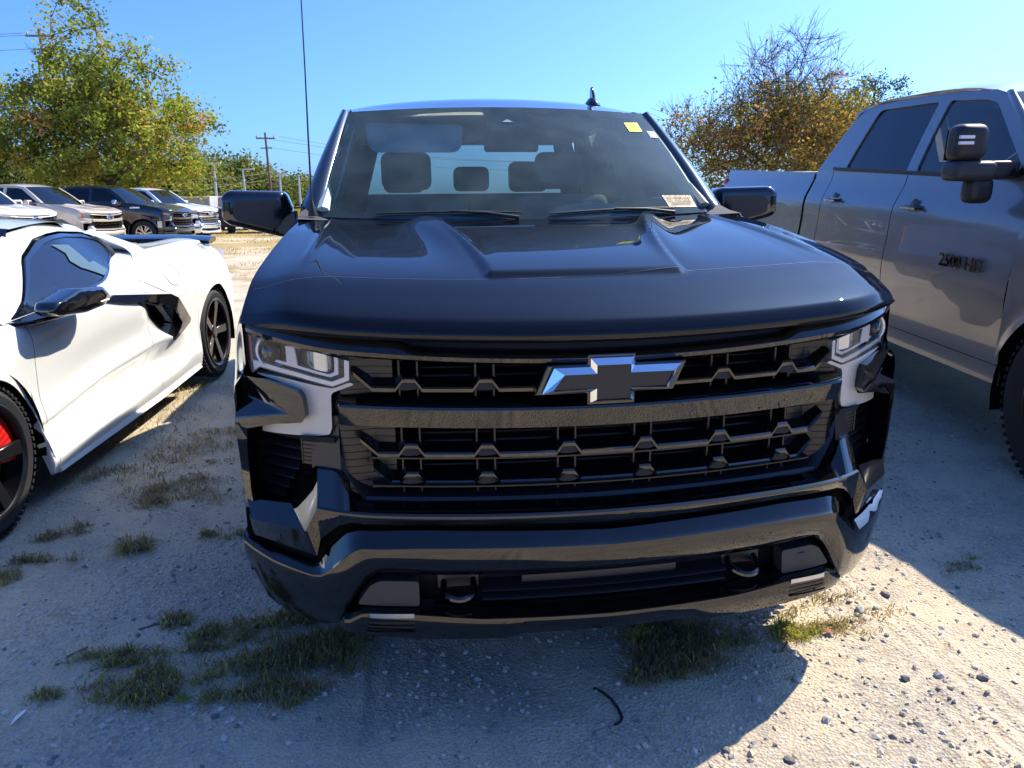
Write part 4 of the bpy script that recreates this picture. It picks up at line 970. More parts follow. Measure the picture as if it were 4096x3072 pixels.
obj('tail_panel', *grid(21, 6, lambda i, j: (-CW+(-1+i/10)*(.88-.02*j), 5.25-.04*abs(-1+i/10)**2-.02*j, lerp(.97, .32, j/5))), car_white, car)
obj('tail_deck', *grid(21, 4, lambda i, j: (-CW+(-1+i/10)*lerp(.80, .74, j/3), lerp(4.9, 5.26, j/3)-.04*abs(-1+i/10)**2, lerp(1.035, .965, j/3))), car_white, car)
sp = MB(); P0 = []
for k in range(21):
    u = -1+k/10; P0.append((-CW+u*.84, 5.02+.06*(1-u*u), 1.083-.02*abs(u)**4))
V = []; F = []
for p in P0:
    V += [(p[0], p[1]-.09, p[2]-.015), (p[0], p[1], p[2]+.012), (p[0], p[1]+.10, p[2]+.012), (p[0], p[1]+.10, p[2]-.02), (p[0], p[1]-.05, p[2]-.045)]
for k in range(20):
    for j in range(5): F.append((k*5+j, k*5+(j+1) % 5, (k+1)*5+(j+1) % 5, (k+1)*5+j))
F += [(0, 1, 2, 3, 4), tuple(100+j for j in range(5))]
obj('spoiler', V, F, gloss_black, car, sharp=30)
MB().box((-CW, 2.9, .28), (1.5, 4.3, .26)).build('car_underbody', dark_void, car)
MB().box((-CW, 2.95, .62), (1.5, 1.2, .46)).build('cabin_interior', dark_void, car)
# papers behind the door glass
pp = [(2.86, 1.160), (3.04, 1.148), (3.03, 1.09), (3.02, 1.045), (3.11, 1.048), (3.17, .990), (3.03, .968), (2.87, 1.03), (2.84, 1.07), (2.89, 1.11)]
obj('window_sticker', *sheet(pp, [], lambda s, z, d: (-.11-.30*max(0, (z-.92)/.30)**1.2+.003-.06*sstep(s, 2.9, 3.4), s, z), .04), mat('sticker_paper', (.07, .12, .14), .3), car)
ring = [(spt(3.74+.105*cos(a), .895+.072*sin(a))+.001, 3.74+.105*cos(a), .895+.072*sin(a)) for a in [2*pi*k/28 for k in range(29)]]
MB().tube(ring, .0022, 4, False).build('fuel_door_seam', mat('seam_grey', (.25, .25, .24), .7), car)
for (a, b) in (((3.50, 1.03), (3.62, .97)), ((3.28, .91), (3.56, .80))):
    P = [(spt(lerp(a[0], b[0], k/8), lerp(a[1], b[1], k/8))+.001, lerp(a[0], b[0], k/8), lerp(a[1], b[1], k/8)) for k in range(9)]
    MB().tube(P, .0018, 4).build('panel_seam', MATS['seam_grey'], car)

# ------------------------------------------------------------------ grey heavy-duty pickup on the right
hdr = tag(empty('heavy_pickup_truck', (2.40+1.005*cos(radians(4.5))+.012, 0.0-1.005*sin(radians(4.5)), 0)), 'dark grey heavy-duty pickup with tall towing mirror parked at the right', 'pickup truck')
hdr.rotation_euler = (radians(2.9), 0, -radians(4.5)); hdr.scale = (1.0, 1.0, 1.05)
make_pickup(hdr, grey_paint, .8, grey_paint, grey_paint, grey_plastic, rim_black, (6, .16), hd=True, wglass=tint_glass, sglass=blue_tint_glass, detail=False, front=True)
hdr.location = Vector((2.40, 0, 0))+Vector((cos(radians(4.5)), -sin(radians(4.5)), 0))*1.005+Vector((sin(radians(4.5)), cos(radians(4.5)), 0))*.21+Vector((0, 0, -.055))
Mb = Matrix(((0, 0, -1, -1.012), (-1, 0, 0, 1.84), (0, 1, 0, .965), (0, 0, 0, 1)))
text_mesh('door_badge', '2500 HD', .098, Mb, gloss_black, hdr, depth=.003, bold=.0012)
for k in range(3): MB().box((-.3+.3*k, 2.22, 1.91), (.09, .10, .045)).build('roof_marker_lamp', gloss_black, hdr, bevel=.012)
# ------------------------------------------------------------------ ground
rnd = random.Random(7)
def gz(x, y):
    z = .15*sstep(y, 6, 18)
    z += min(.24, .05*max(0, y-1.2))*sstep(x, 1.3, 2.3)*(1-sstep(y, 7, 16))
    z += min(.05, .015*max(0, y-1.5))*sstep(-x, 1.3, 2.2)*(1-sstep(y, 6, 12))
    return z
def fine(x, y):
    n = noise.noise(Vector((x*.9, y*.9, 3.1)))*.012 + noise.noise(Vector((x*4, y*4, 1.7)))*.005 + noise.noise(Vector((x*17, y*17, .3)))*.0028
    n += noise.noise(Vector((x*45, y*45, 8.3)))*.0016*(.5+noise.noise(Vector((x*2.2, y*2.2, 5))))
    # tread marks of tyres
    a = sstep(x, -.86, -.82)*(1-sstep(x, -.22, -.18))*(1-sstep(y, .35, .6))
    if a > 0:
        n *= (1-.55*a)
        ph = (x+.02*y)/.062; f = abs(ph-round(ph)); n += a*.008*(1-sstep(f, .08, .26))*(1 if int(round(ph)) % 3 else .2)*sstep(noise.noise(Vector((x*3, y*1.5, 4))), -.35, .1)
    b = sstep(x, .78, .84)*(1-sstep(x, 1.16, 1.22))*(1-sstep(y, .55, .8))
    if b > 0:
        ph = (x-.06*y)/.062; f = abs(ph-round(ph)); n += b*.007*(1-sstep(f, .08, .26))*sstep(noise.noise(Vector((x*3, y*2, 9))), -.2, .2)
    return n
def axis(segs):
    out = []
    for a, b, st in segs: 
        n = max(1, int(round((b-a)/st))); out += [a+(b-a)*k/n for k in range(n)]
    out.append(segs[-1][1]); return out
gxs_ = axis([(-160, -40, 12), (-40, -12, 2), (-12, -4.5, .5), (-4.5, -2.6, .12), (-2.6, -1.75, .035), (-1.75, 1.6, .014), (1.6, 2.8, .03), (2.8, 5, .15), (5, 14, .6), (14, 44, 3), (44, 160, 12)])
gys_ = axis([(-120, -30, 9), (-30, -8, 1.5), (-8, -1.2, .35), (-1.2, -.42, .06), (-.42, .95, .014), (.95, 2.2, .03), (2.2, 5, .08), (5, 12, .25), (12, 40, 1.2), (40, 300, 15)])
nx_, ny_ = len(gxs_), len(gys_)
V = []
for y in gys_:
    for x in gxs_:
        V.append((x, y, gz(x, y)+(fine(x, y) if -6 < x < 5 and -3 < y < 9 else 0)))
F = [(j*nx_+i, j*nx_+i+1, (j+1)*nx_+i+1, (j+1)*nx_+i) for j in range(ny_-1) for i in range(nx_-1)]
gm = mat('dirt', (.42, .38, .31), .95, spec=.15)
def build_dirt(m):
    b = bsdf(m); tc = N(m, 'ShaderNodeTexCoord'); P = tc.outputs['Object']
    def nz(scale, det, rough=.6):
        n = N(m, 'ShaderNodeTexNoise'); n.inputs['Scale'].default_value = scale; n.inputs['Detail'].default_value = det; n.inputs['Roughness'].default_value = rough; lk(m, P, n.inputs['Vector']); return n.outputs['Fac']
    def ramp(f, a, b_):
        r = N(m, 'ShaderNodeMapRange'); r.inputs['From Min'].default_value = a; r.inputs['From Max'].default_value = b_; lk(m, f, r.inputs['Value']); return r.outputs[0]
    def mixc(f, c1, c2):
        x = N(m, 'ShaderNodeMix', data_type='RGBA'); 
        lk(m, f, x.inputs[0])
        for k, c in ((6, c1), (7, c2)):
            if isinstance(c, tuple): x.inputs[k].default_value = (*c, 1)
            else: lk(m, c, x.inputs[k])
        return x.outputs[2]
    c = mixc(ramp(nz(.7, 4), .35, .65), (.71, .59, .40), (.60, .51, .375))
    c = mixc(ramp(nz(3.5, 6), .47, .78), c, (.42, .37, .29))
    vo = N(m, 'ShaderNodeTexVoronoi'); vo.inputs['Scale'].default_value = 95; lk(m, P, vo.inputs['Vector'])
    sep = N(m, 'ShaderNodeSeparateColor'); lk(m, vo.outputs['Color'], sep.inputs[0])
    g = N(m, 'ShaderNodeMath', operation='MULTIPLY'); lk(m, ramp(sep.outputs[0], .2, 1.0), g.inputs[0]); lk(m, ramp(nz(1.8, 3), .42, .62), g.inputs[1])
    c = mixc(g.outputs[0], c, (.32, .30, .27))
    g2 = N(m, 'ShaderNodeMath', operation='MULTIPLY'); lk(m, ramp(sep.outputs[1], .82, .9), g2.inputs[0]); g2.inputs[1].default_value = .5
    c = mixc(g2.outputs[0], c, (.62, .58, .52))
    c = mixc(ramp(nz(140, 2), .52, .78), c, (.30, .265, .21))
    c = mixc(ramp(nz(420, 2), .55, .75), c, (.26, .235, .19))
    gs = N(m, 'ShaderNodeMath', operation='MULTIPLY'); lk(m, ramp(nz(11, 6, .75), .56, .68), gs.inputs[0]); gs.inputs[1].default_value = .75
    c = mixc(gs.outputs[0], c, (.36, .28, .19))
    # dry grass far away, tan gravel between
    sx = N(m, 'ShaderNodeSeparateXYZ'); lk(m, P, sx.inputs[0])
    far = ramp(sx.outputs['Y'], 17, 24)
    dry = mixc(ramp(nz(1.3, 5), .4, .65), (.42, .30, .13), (.30, .25, .11))
    fm = N(m, 'ShaderNodeMath', operation='MULTIPLY'); lk(m, far, fm.inputs[0]); lk(m, ramp(nz(.16, 3), .36, .5), fm.inputs[1])
    mid = ramp(sx.outputs['Y'], 5, 9)
    pt = N(m, 'ShaderNodeMath', operation='MULTIPLY'); lk(m, mid, pt.inputs[0]); lk(m, ramp(nz(.9, 5), .52, .62), pt.inputs[1])
    c = mixc(pt.outputs[0], c, (.36, .26, .13))
    c = mixc(fm.outputs[0], c, dry)
    lk(m, c, b.inputs['Base Color'])
    bp = N(m, 'ShaderNodeBump'); bp.inputs['Strength'].default_value = .9; bp.inputs['Distance'].default_value = .006
    ad = N(m, 'ShaderNodeMath', operation='ADD'); lk(m, nz(120, 5, .7), ad.inputs[0]); lk(m, vo.outputs['Distance'], ad.inputs[1])
    lk(m, ad.outputs[0], bp.inputs['Height']); lk(m, bp.outputs[0], b.inputs['Normal'])
build_dirt(gm)
me = bpy.data.meshes.new('ground'); me.from_pydata(V, [], F); me.materials.append(gm)
me.polygons.foreach_set('use_smooth', [True]*len(F))
gobj = bpy.data.objects.new('ground', me); C.objects.link(gobj); tag(gobj, kind='structure')
def gh(x, y): return gz(x, y)+(fine(x, y) if -6 < x < 5 and -3 < y < 9 else 0)
def gpx(px, py):            # ground point under a photo pixel, flat ground
    d = fwd + r2*((px-2048)/FPX) - u2*((py-1536)/FPX); t = -CAM_POS.z/d.z; p = CAM_POS+d*t
    return p.x, p.y
DD = 4096/2212.0
def multi(name, V, F, mi, mats_, parent=None, smooth=False):
    me = bpy.data.meshes.new(name); me.from_pydata(V, [], F)
    for m in mats_: me.materials.append(m)
    me.polygons.foreach_set('material_index', mi)
    if smooth: me.polygons.foreach_set('use_smooth', [True]*len(F))
    o = bpy.data.objects.new(name, me); C.objects.link(o)
    if parent: o.parent = parent
    return o
# ------------------------------------------------------------------ loose gravel
ICO_V = []; 
t_ = (1+sqrt(5))/2
ICO_V = [Vector(v).normalized() for v in ((-1, t_, 0), (1, t_, 0), (-1, -t_, 0), (1, -t_, 0), (0, -1, t_), (0, 1, t_), (0, -1, -t_), (0, 1, -t_), (t_, 0, -1), (t_, 0, 1), (-t_, 0, -1), (-t_, 0, 1))]
ICO_F = [(0, 11, 5), (0, 5, 1), (0, 1, 7), (0, 7, 10), (0, 10, 11), (1, 5, 9), (5, 11, 4), (11, 10, 2), (10, 7, 6), (7, 1, 8), (3, 9, 4), (3, 4, 2), (3, 2, 6), (3, 6, 8), (3, 8, 9), (4, 9, 5), (2, 4, 11), (6, 2, 10), (8, 6, 7), (9, 8, 1)]
OCT_V = [Vector(v) for v in ((1, 0, 0), (-1, 0, 0), (0, 1, 0), (0, -1, 0), (0, 0, 1), (0, 0, -1))]
OCT_F = [(0, 2, 4), (2, 1, 4), (1, 3, 4), (3, 0, 4), (2, 0, 5), (1, 2, 5), (3, 1, 5), (0, 3, 5)]
def stone_geo(base, r, rng):
    sx, sy, sz = r*rng.uniform(.8, 1.3), r*rng.uniform(.7, 1.1), r*rng.uniform(.45, .8)
    E_ = Euler((rng.uniform(-.4, .4), rng.uniform(-.4, .4), rng.uniform(0, 6.28))).to_matrix()
    return [E_ @ Vector((v.x*sx*rng.uniform(.8, 1.15), v.y*sy*rng.uniform(.8, 1.15), v.z*sz*rng.uniform(.8, 1.15))) for v in base]
pebble_mats = [mat('pebble_pale', (.60, .54, .45), .9), mat('pebble_grey', (.42, .39, .35), .9), mat('pebble_tan', (.50, .42, .31), .9), mat('pebble_dark', (.20, .185, .17), .9)]
V = []; F = []; MI = []
def put(x, y, r, base=OCT_V, bf=OCT_F, sink=.25):
    k = len(V); z = gh(x, y)-r*sink+r*.4; g = stone_geo(base, r, rnd)
    V.extend((v.x+x, v.y+y, v.z+z) for v in g); F.extend(tuple(i+k for i in f) for f in bf); m = rnd.choices((0, 1, 2, 3), (4, 4, 3, 1))[0]; MI.extend([m]*len(bf))
n_ = 0
while n_ < 70000:
    x = rnd.uniform(-2.9, 3.1); y = rnd.triangular(-.55, 4.5, -.3)
    dn = noise.noise(Vector((x*1.1, y*1.1, 20)))+.25*sstep(x, .7, 1.2)+.2*sstep(-x, .9, 1.5)-.35*sstep(x, -1.0, -.8)*(1-sstep(x, -.1, .3))
    if rnd.random() < .10+max(0, dn)*.9:
        put(x, y, rnd.choice((.003, .003, .004, .005, .006, .008, .010))*rnd.uniform(.7, 1.4)); 
    n_ += 1
for k in range(330):
    x = rnd.choice((rnd.uniform(.8, 2.8), rnd.uniform(-2.2, -1.0), rnd.uniform(-1.5, 1.2))); y = rnd.triangular(-.5, 3.2, .1); put(x, y, rnd.uniform(.007, .013), ICO_V, ICO_F)
tag(multi('gravel', V, F, MI, pebble_mats), 'loose grey and pale gravel scattered over the dirt', 'gravel', kind='stuff')
# larger stones, each its own
def big_stone(px, py, r, dk, label):
    x, y = gpx(px, py); r *= .8; g = stone_geo(ICO_V, r, rnd)
    o = obj('stone', [(v.x, v.y, v.z) for v in g], ICO_F, stone_dark if dk else stone_mat, None, smooth=False); o.location = (x, y, gh(x, y)+r*.25)
    tag(o, label, 'stone', 'larger stones on the dirt')
for a in [(3540, 2378, .026, 1, 'grey stone on the sunlit dirt nearest the grey shadow edge right of the bumper'), (3440, 2445, .024, 0, 'pale stone on sunlit dirt just right of the bumper corner'), (3620, 2720, .024, 1, 'dark stone in the middle of the sunlit strip at lower right'), (3755, 2705, .022, 0, 'pale stone beside the dark one in the sunlit strip'), (3930, 2712, .026, 1, 'rightmost brown stone by the grey truck shadow at lower right'), (3190, 2722, .020, 0, 'pale stone just outside the black truck shadow tip'), (2905, 3005, .018, 1, 'dark stone on the bottom edge of the shadow boundary'), (3305, 2885, .018, 0, 'small pale stone midway down the sunlit dirt'), (3160, 3045, .018, 1, 'small dark stone at the bottom of the sunlit dirt'), (1541, 2698, .016, 0, 'white stone lying on the tyre tread marks in the shade'), (860, 2870, .016, 1, 'grey stone at the foot of the biggest grass tuft'), (3025, 2800, .022, 0, 'pale stone inside the rounded tip of the truck shadow')]:
    big_stone(*a)
# ------------------------------------------------------------------ grass and weeds
grass_mats = [leaf_mat('grass_green', (.26, .28, .06)), leaf_mat('grass_olive', (.32, .29, .12)), leaf_mat('grass_dry', (.52, .42, .23)), leaf_mat('grass_dead', (.27, .21, .15)), leaf_mat('grass_yellow', (.56, .56, .11))]
V = []; F = []; MI = []
def blade(x, y, L, w, lean, a, m):
    z = gh(x, y)-.004; dx, dy = cos(a)*lean, sin(a)*lean; px_, py_ = -sin(a)*w, cos(a)*w; k = len(V)
    mx_, my_, mz = x+dx*L*.45, y+dy*L*.45, z+L*.55*sqrt(max(.05, 1-lean*lean*.7)); ex, ey, ez = x+dx*L, y+dy*L, z+L*.75*max(.1, 1-lean)
    V.extend([(x-px_, y-py_, z), (x+px_, y+py_, z), (mx_+px_*.8, my_+py_*.8, mz), (mx_-px_*.8, my_-py_*.8, mz), (ex, ey, ez)]); F.extend([(k, k+1, k+2, k+3), (k+3, k+2, k+4)]); MI.extend([m, m])
def patch(dx, dy, rx, ry, n, L, wts, ang=0, lean=(.45, 1.0)):
    cx, cy = gpx(dx*DD, dy*DD); ca, sa = cos(ang), sin(ang)
    tu = [(rnd.gauss(0, .45), rnd.gauss(0, .45)) for _ in range(max(3, n//45))]
    for k in range(n):
        u, v = rnd.choice(tu); u += rnd.gauss(0, .14); v += rnd.gauss(0, .14)
        x = cx+u*rx*ca-v*ry*sa; y = cy+u*rx*sa+v*ry*ca
        if rnd.random() < .38: continue
        blade(x, y, L*rnd.uniform(.5, 1.7), rnd.uniform(.0011, .0024), rnd.uniform(*lean), rnd.uniform(0, 6.28), rnd.choices(range(5), wts)[0])
GW = (2, 4, 4, 6, 1.2); DW = (0, 2, 4, 5, .3); YW = (4, 2, 2, 1, 5)
for a in [(300, 1495, .14, .10, 1900, .055, GW), (265, 1430, .12, .05, 650, .045, GW), (330, 1455, .06, .07, 420, .05, GW), (380, 1345, .06, .05, 480, .05, GW), (470, 1372, .12, .05, 750, .05, GW), (430, 1405, .10, .03, 320, .045, GW), (240, 1418, .14, .05, 520, .045, GW), (120, 1500, .09, .03, 260, .045, GW),
          (620, 1425, .20, .10, 2600, .05, (3, 5, 2, 7, .6)), (700, 1395, .16, .08, 1500, .05, (3, 5, 2, 6, .4)), (560, 1490, .16, .07, 1200, .05, GW), (600, 1345, .14, .06, 900, .05, (3, 4, 2, 6, 1)), (640, 1500, .10, .05, 600, .05, GW),
          (288, 1190, .07, .05, 420, .09, (3, 5, 4, 4, 1)), (380, 1060, .30, .20, 1300, .05, DW), (345, 1090, .16, .10, 500, .05, DW), (450, 950, .45, .3, 1200, .06, DW), (250, 1030, .3, .2, 700, .05, DW), (150, 1150, .14, .08, 450, .05, DW), (60, 1215, .16, .05, 500, .05, DW), (20, 1250, .08, .05, 280, .05, GW), (455, 1155, .08, .04, 200, .05, GW), (400, 990, .3, .2, 500, .05, DW), (520, 1160, .08, .04, 220, .05, GW), (330, 900, .8, .5, 900, .06, DW), (420, 860, .7, .6, 800, .07, DW),
          (1450, 1430, .14, .10, 2300, .055, (2, 5, 2, 7, .4)), (1420, 1470, .08, .05, 700, .045, (1, 4, 3, 6, .2)), (1500, 1375, .20, .12, 1400, .05, (2, 4, 1, 7, .3)), (1375, 1385, .035, .03, 230, .06, YW), (1540, 1395, .08, .015, 220, .04, (2, 2, 5, 1, 4)), (1400, 1350, .16, .06, 500, .045, (2, 4, 1, 6, .3)), (1725, 1372, .085, .04, 900, .045, YW), (1770, 1355, .12, .05, 550, .03, (0, 1, 6, 3, .5)), (1820, 1340, .2, .1, 500, .025, (0, 1, 6, 3, .2)),
          (2010, 740, .7, .25, 900, .10, (1, 2, 6, 3, 2)), (1750, 1290, .2, .08, 420, .03, DW), (2060, 1220, .2, .08, 260, .03, DW), (560, 600, 1.4, 1.6, 2200, .05, DW)]:
    patch(*a)
for k in range(7000):           # dry grass further off
    x = rnd.uniform(-12, -1.5); y = rnd.uniform(15, 42); 
    if noise.noise(Vector((x*.3, y*.3, 2))) > -.1: blade(x, y, rnd.uniform(.06, .16), .010, rnd.uniform(.2, .8), rnd.uniform(0, 6.28), rnd.choices(range(5), (0, 1, 8, 1, 1))[0])
tag(multi('grass', V, F, MI, grass_mats), 'patchy weeds and crabgrass growing through the dirt', 'grass', kind='stuff')
# fallen leaves, bits lying about
leaf_red = mat('leaf_red_brown', (.28, .07, .03), .7)
LO = [(0, -1), (.25, -.55), (.75, -.5), (.5, -.1), (1, .2), (.45, .3), (.3, .8), (0, 1), (-.3, .8), (-.45, .3), (-1, .2), (-.5, -.1), (-.75, -.5), (-.25, -.55)]
for k, (dx, dy, sz) in enumerate([(355, 1505, .030), (395, 1518, .028), (1790, 1370, .020), (455, 1000, .04), (310, 1170, .03)]):
    x, y = gpx(dx*DD, dy*DD); a = rnd.uniform(0, 6.28)
    Vv = [(sz*(u*cos(a)-v*sin(a)), sz*(u*sin(a)+v*cos(a)), .25*sz*abs(u)+.1*sz*sin(3*v)) for u, v in LO]+[(0, 0, 0)]
    o = obj('fallen_leaf', Vv, [(i, (i+1) % 14, 14) for i in range(14)], leaf_red if k != 1 else grass_mats[0], None, smooth=False); o.location = (x, y, gh(x, y)+.012)
    tag(o, ['red brown fallen leaf beside the biggest grass tuft at lower left', 'green fallen leaf touching the red brown one at lower left', 'reddish fallen leaf at the right of the sunlit yellow tuft', 'brown fallen leaf on the gravel between sports car and black truck', 'red fallen leaf left of the bumper below the sports car'][k], 'leaf', 'fallen leaves on the dirt')
def ground_tube(name, dpts, r, m, label, cat):
    P = []
    for dx, dy in dpts:
        x, y = gpx(dx*DD, dy*DD); P.append((x, y, gh(x, y)+r*.6))
    return tag(MB().tube(P, r, 6).build(name, m), label, cat)
ground_tube('rubber_strip', [(1283, 1487), (1300, 1495), (1320, 1512), (1335, 1532), (1344, 1552), (1340, 1560), (1328, 1566)], .0042, rubber, 'thin curved black rubber strip lying on the dirt before the bumper', 'strip')
ground_tube('twig', [(300, 1362), (320, 1357), (340, 1349), (350, 1352)], .004, wood_pole, 'short dark twig left of the small grass tufts', 'twig')
ground_tube('twig', [(145, 1418), (165, 1408), (190, 1399)], .003, wood_pole, 'thin straight twig beside the long grass patch at lower left', 'twig')
ground_tube('twig', [(1690, 1410), (1697, 1400), (1702, 1388), (1706, 1372)], .004, mat('red_twig', (.30, .13, .08), .8), 'reddish twig sticking out of the sunlit yellow tuft', 'twig')
x0, y0 = gpx(22*DD, 1572*DD); x1, y1 = gpx(57*DD, 1538*DD)
tag(obj('paper_scrap', [(x0, y0, gh(x0, y0)+.012), (lerp(x0, x1, .6)+.012, lerp(y0, y1, .6), gh(x0, y0)+.02), (x1, y1, gh(x1, y1)+.014), (lerp(x0, x1, .6)-.012, lerp(y0, y1, .6)+.004, gh(x0, y0)+.010)], [(0, 1, 2), (0, 2, 3)], paper_white, smooth=False, solid=.001), 'small white scrap of paper at the lower left on the dirt', 'scrap')

# ------------------------------------------------------------------ row of parked pickups behind
def bg_truck(name, d, px, py, head, paint, label, **k):
    dv = fwd + r2*((px-2048)/FPX) - u2*((py-1536)/FPX); p = CAM_POS+dv*d
    o = tag(empty(name), label, 'pickup truck', 'pickups parked in the row behind')
    a = radians(head)                      # heading: nose turned from -y towards +x
    o.rotation_euler = (0, 0, a); nose = Vector((0, .03, 0)); nose.rotate(Euler((0, 0, a)))
    o.location = (p.x-nose.x, p.y-nose.y, .15)
    make_pickup(o, paint, .35, detail=False, **k); return o
bg_truck('white_pickup', 19, 147, 865, 69, white_paint, 'white pickup truck half hidden behind the roof of the sports car', rimmat=rim_black)
bg_truck('tan_pickup', 22, 441, 854, 76, tan_paint, 'tan pickup truck second in the row behind the sports car', rimmat=rim_black, cpanel=tan_paint)
bg_truck('black_pickup', 24.5, 741, 856, 80, black_paint, 'black pickup truck with polished wheel third in the row', rimmat=rim_silver, rimstyle=(6, .2), chrome_front=False, mirror_mat=chrome)
bg_truck('silver_pickup', 28, 845, 856, 74, silver_paint, 'silver white pickup truck with chrome grille last in the row', rimmat=rim_silver, chrome_front=True)
bk_ = [o for o in bpy.data.objects if o.name.startswith('black_pickup')][0]
Mb = Matrix(((0, 0, -1, -1.012), (-1, 0, 0, 1.15), (0, 1, 0, 1.22), (0, 0, 0, 1)))
text_mesh('fender_badge', 'SILVERADO', .06, Mb, chrome, bk_, depth=.004, bold=.003)
MB().box((-1.015, .42, .70), (.02, .14, .20)).build('loose_trim', white_paint, bk_, bevel=.01)

# things at the far edge of the lot
def far_pt(px, py, d):
    dv = fwd + r2*((px-2048)/FPX) - u2*((py-1536)/FPX); return CAM_POS+dv*d
def box_thing(name, px0, px1, py0, py1, d, depth, m, label, cat, trim=None):
    a = far_pt(px0, py0, d); b = far_pt(px1, py1, d); t = empty(name, ((a.x+b.x)/2, a.y, .15)); tag(t, label, cat)
    wd = abs(b.x-a.x); ht = a.z-.15; 
    MB().box((0, depth/2, ht*.62), (wd, depth, ht*.76)).build('trailer_body', m, t, bevel=.06)
    MB().box((0, depth/2, ht*.99), (wd*1.01, depth*1.01, .07)).build('trailer_lid', white_paint, t, bevel=.02)
    for s in (-1, 1): MB().lathe([(-.12, 0), (-.12, .36), (.12, .36), (.12, 0)], 20, 'x', (s*wd*.32, depth*.15, .36)).build('trailer_wheel', rubber, t)
    if trim: MB().box((-wd*.3, -.02, ht*.93), (wd*.2, .03, .06)).build('marker_strip', trim, t)
    return t
box_thing('white_trailer', 668, 842, 788, 990, 36, 3.0, mat('trailer_grey', (.42, .43, .45), .5), 'low white and grey trailer behind the silver pickup', 'trailer', red_pl)
box_thing('grey_trailer', 838, 1000, 786, 990, 38, 3.0, mat('trailer_mid_grey', (.33, .34, .37), .5), 'grey trailer seen between silver pickup and door mirror', 'trailer', red_pl)
box_thing('dark_dumpster', 860, 1150, 830, 990, 34, 2.0, mat('dumpster_dark', (.03, .03, .032), .7), 'dark dumpster standing behind the door mirror', 'dumpster')
p = far_pt(690, 792, 35); sg = tag(empty('warning_triangle', (p.x, p.y, p.z)), 'red warning triangle standing above the low trailer', 'warning sign')
MB().prism([(-.18, 0, 0), (.18, 0, 0), (0, 0, .24)], (0, .03, 0)).build('triangle_plate', mat('signal_red', (.80, .05, .03), .5), sg, smooth=False); MB().tube([(0, .02, .02), (0, .02, -1.9)], .02, 6).build('triangle_post', steel_pole, sg)
p = far_pt(1170, 810, 32); yb = tag(empty('yellow_bin', (p.x, p.y, .15)), 'yellow bin half hidden by the door mirror', 'bin')
MB().box((0, .3, .55), (.7, .7, 1.1)).build('bin_body', mat('bin_yellow', (.75, .62, .03), .5), yb, bevel=.03); MB().box((0, .3, 1.14), (.74, .74, .06)).build('bin_lid', matte_black, yb, bevel=.02)

# ------------------------------------------------------------------ poles and wires
def street_lamp(px_t, py_t, d, arm, label):
    p = far_pt(px_t, py_t, d); t = tag(empty('street_lamp', (p.x, p.y, .15)), label, 'street lamp', 'lamp posts at the far edge of the lot'); h = p.z-.15
    MB().tube([(0, 0, 0), (0, 0, h)], [.10, .07], 8).build('post', steel_pole, t)
    if arm: MB().box((arm*.35, 0, h+.02), (.9, .28, .10)).build('lamp_head', steel_pole, t, bevel=.03)
    else: MB().tube([(0, 0, h), (0, 0, h+.1)], .06, 6).build('post_cap', steel_pole, t)
    return t
street_lamp(853, 655, 50, .1, 'tall metal lamp post left of the door mirror with flat head')
street_lamp(971, 678, 58, 1.2, 'metal lamp post directly above the door mirror')
street_lamp(1118, 697, 58, .8, 'metal lamp post between utility pole and truck pillar')
street_lamp(1195, 712, 58, 0, 'slim metal post nearest the black truck pillar')
def upole(px, py, d, label, gear=True):
    p = far_pt(px, py, d); t = tag(empty('utility_pole', (p.x, p.y, .1)), label, 'utility pole'); h = p.z-.1
    MB().tube([(0, 0, 0), (-.12, 0, h)], [.13, .08], 8).build('pole_shaft', wood_pole, t)
    MB().box((-.1, -.1, h-.45), (1.5, .10, .10)).build('cross_arm', wood_pole, t); MB().box((-.1, -.1, h-1.2), (.9, .08, .08)).build('cross_arm', wood_pole, t)
    for x in (-.65, .65): MB().lathe([(0, .05), (.12, .06), (.2, .02)], 8, 'z', (x-.1, -.1, h-.40)).build('insulator', mat('porcelain', (.5, .5, .48), .3), t)
    if gear:
        for k in range(4): MB().tube([(.1, -.1, h-3.0-.3*k), (.5+.1*k, -.1, h-3.4-.3*k), (.3, -.1, h-4.6-.2*k)], .02, 5).build('drop_cable', wire_mat, t)
        MB().tube([(0, 0, h-5.2), (-1.6, -.1, h-4.9), (-3.2, -.2, h-4.8)], [.05, .04, .04], 6).build('lamp_arm', steel_pole, t); MB().box((-3.5, -.2, h-4.85), (.8, .3, .16)).build('lamp_head', steel_pole, t, bevel=.05)
    return p
PA = upole(1066, 530, 60, 'tall wooden utility pole with cross arms left of the black truck')
PB = upole(163, 112, 44, 'wooden utility pole rising through the big tree at upper left', False)
PC_ = upole(1042, 650, 110, 'small distant utility pole beside the tall one', False)
def wire(a, b, sag, k):
    P = []
    for i in range(25):
        t = i/24; q = a.lerp(b, t); P.append((q.x, q.y, q.z-sag*4*t*(1-t)))
    tag(MB().tube(P, .014, 4, False).build('overhead_wire', wire_mat), k, 'wire', 'overhead wires')
far_r = Vector((26, 78, 6.4)); far_l = Vector((-60, 40, 10))
for k, dz in enumerate((-.3, -.3, -1.1)):
    o_ = Vector(((-1, .9, 0)[k], 0, dz)); n_w = ('first', 'second', 'lowest')[k]; wire(PA+o_, far_r+o_, 1.2, n_w+' overhead wire running right from the tall pole towards the truck'); wire(PB+o_, far_l+o_, .8, n_w+' overhead wire leaving the left edge from the pole in the tree'); wire(PA+o_+Vector((0, 0, -2.5 if k else -3.2)), PB+o_+Vector((0, 0, -8.0+k)), 1.0, n_w+' overhead wire in front of the far trees between the two poles')
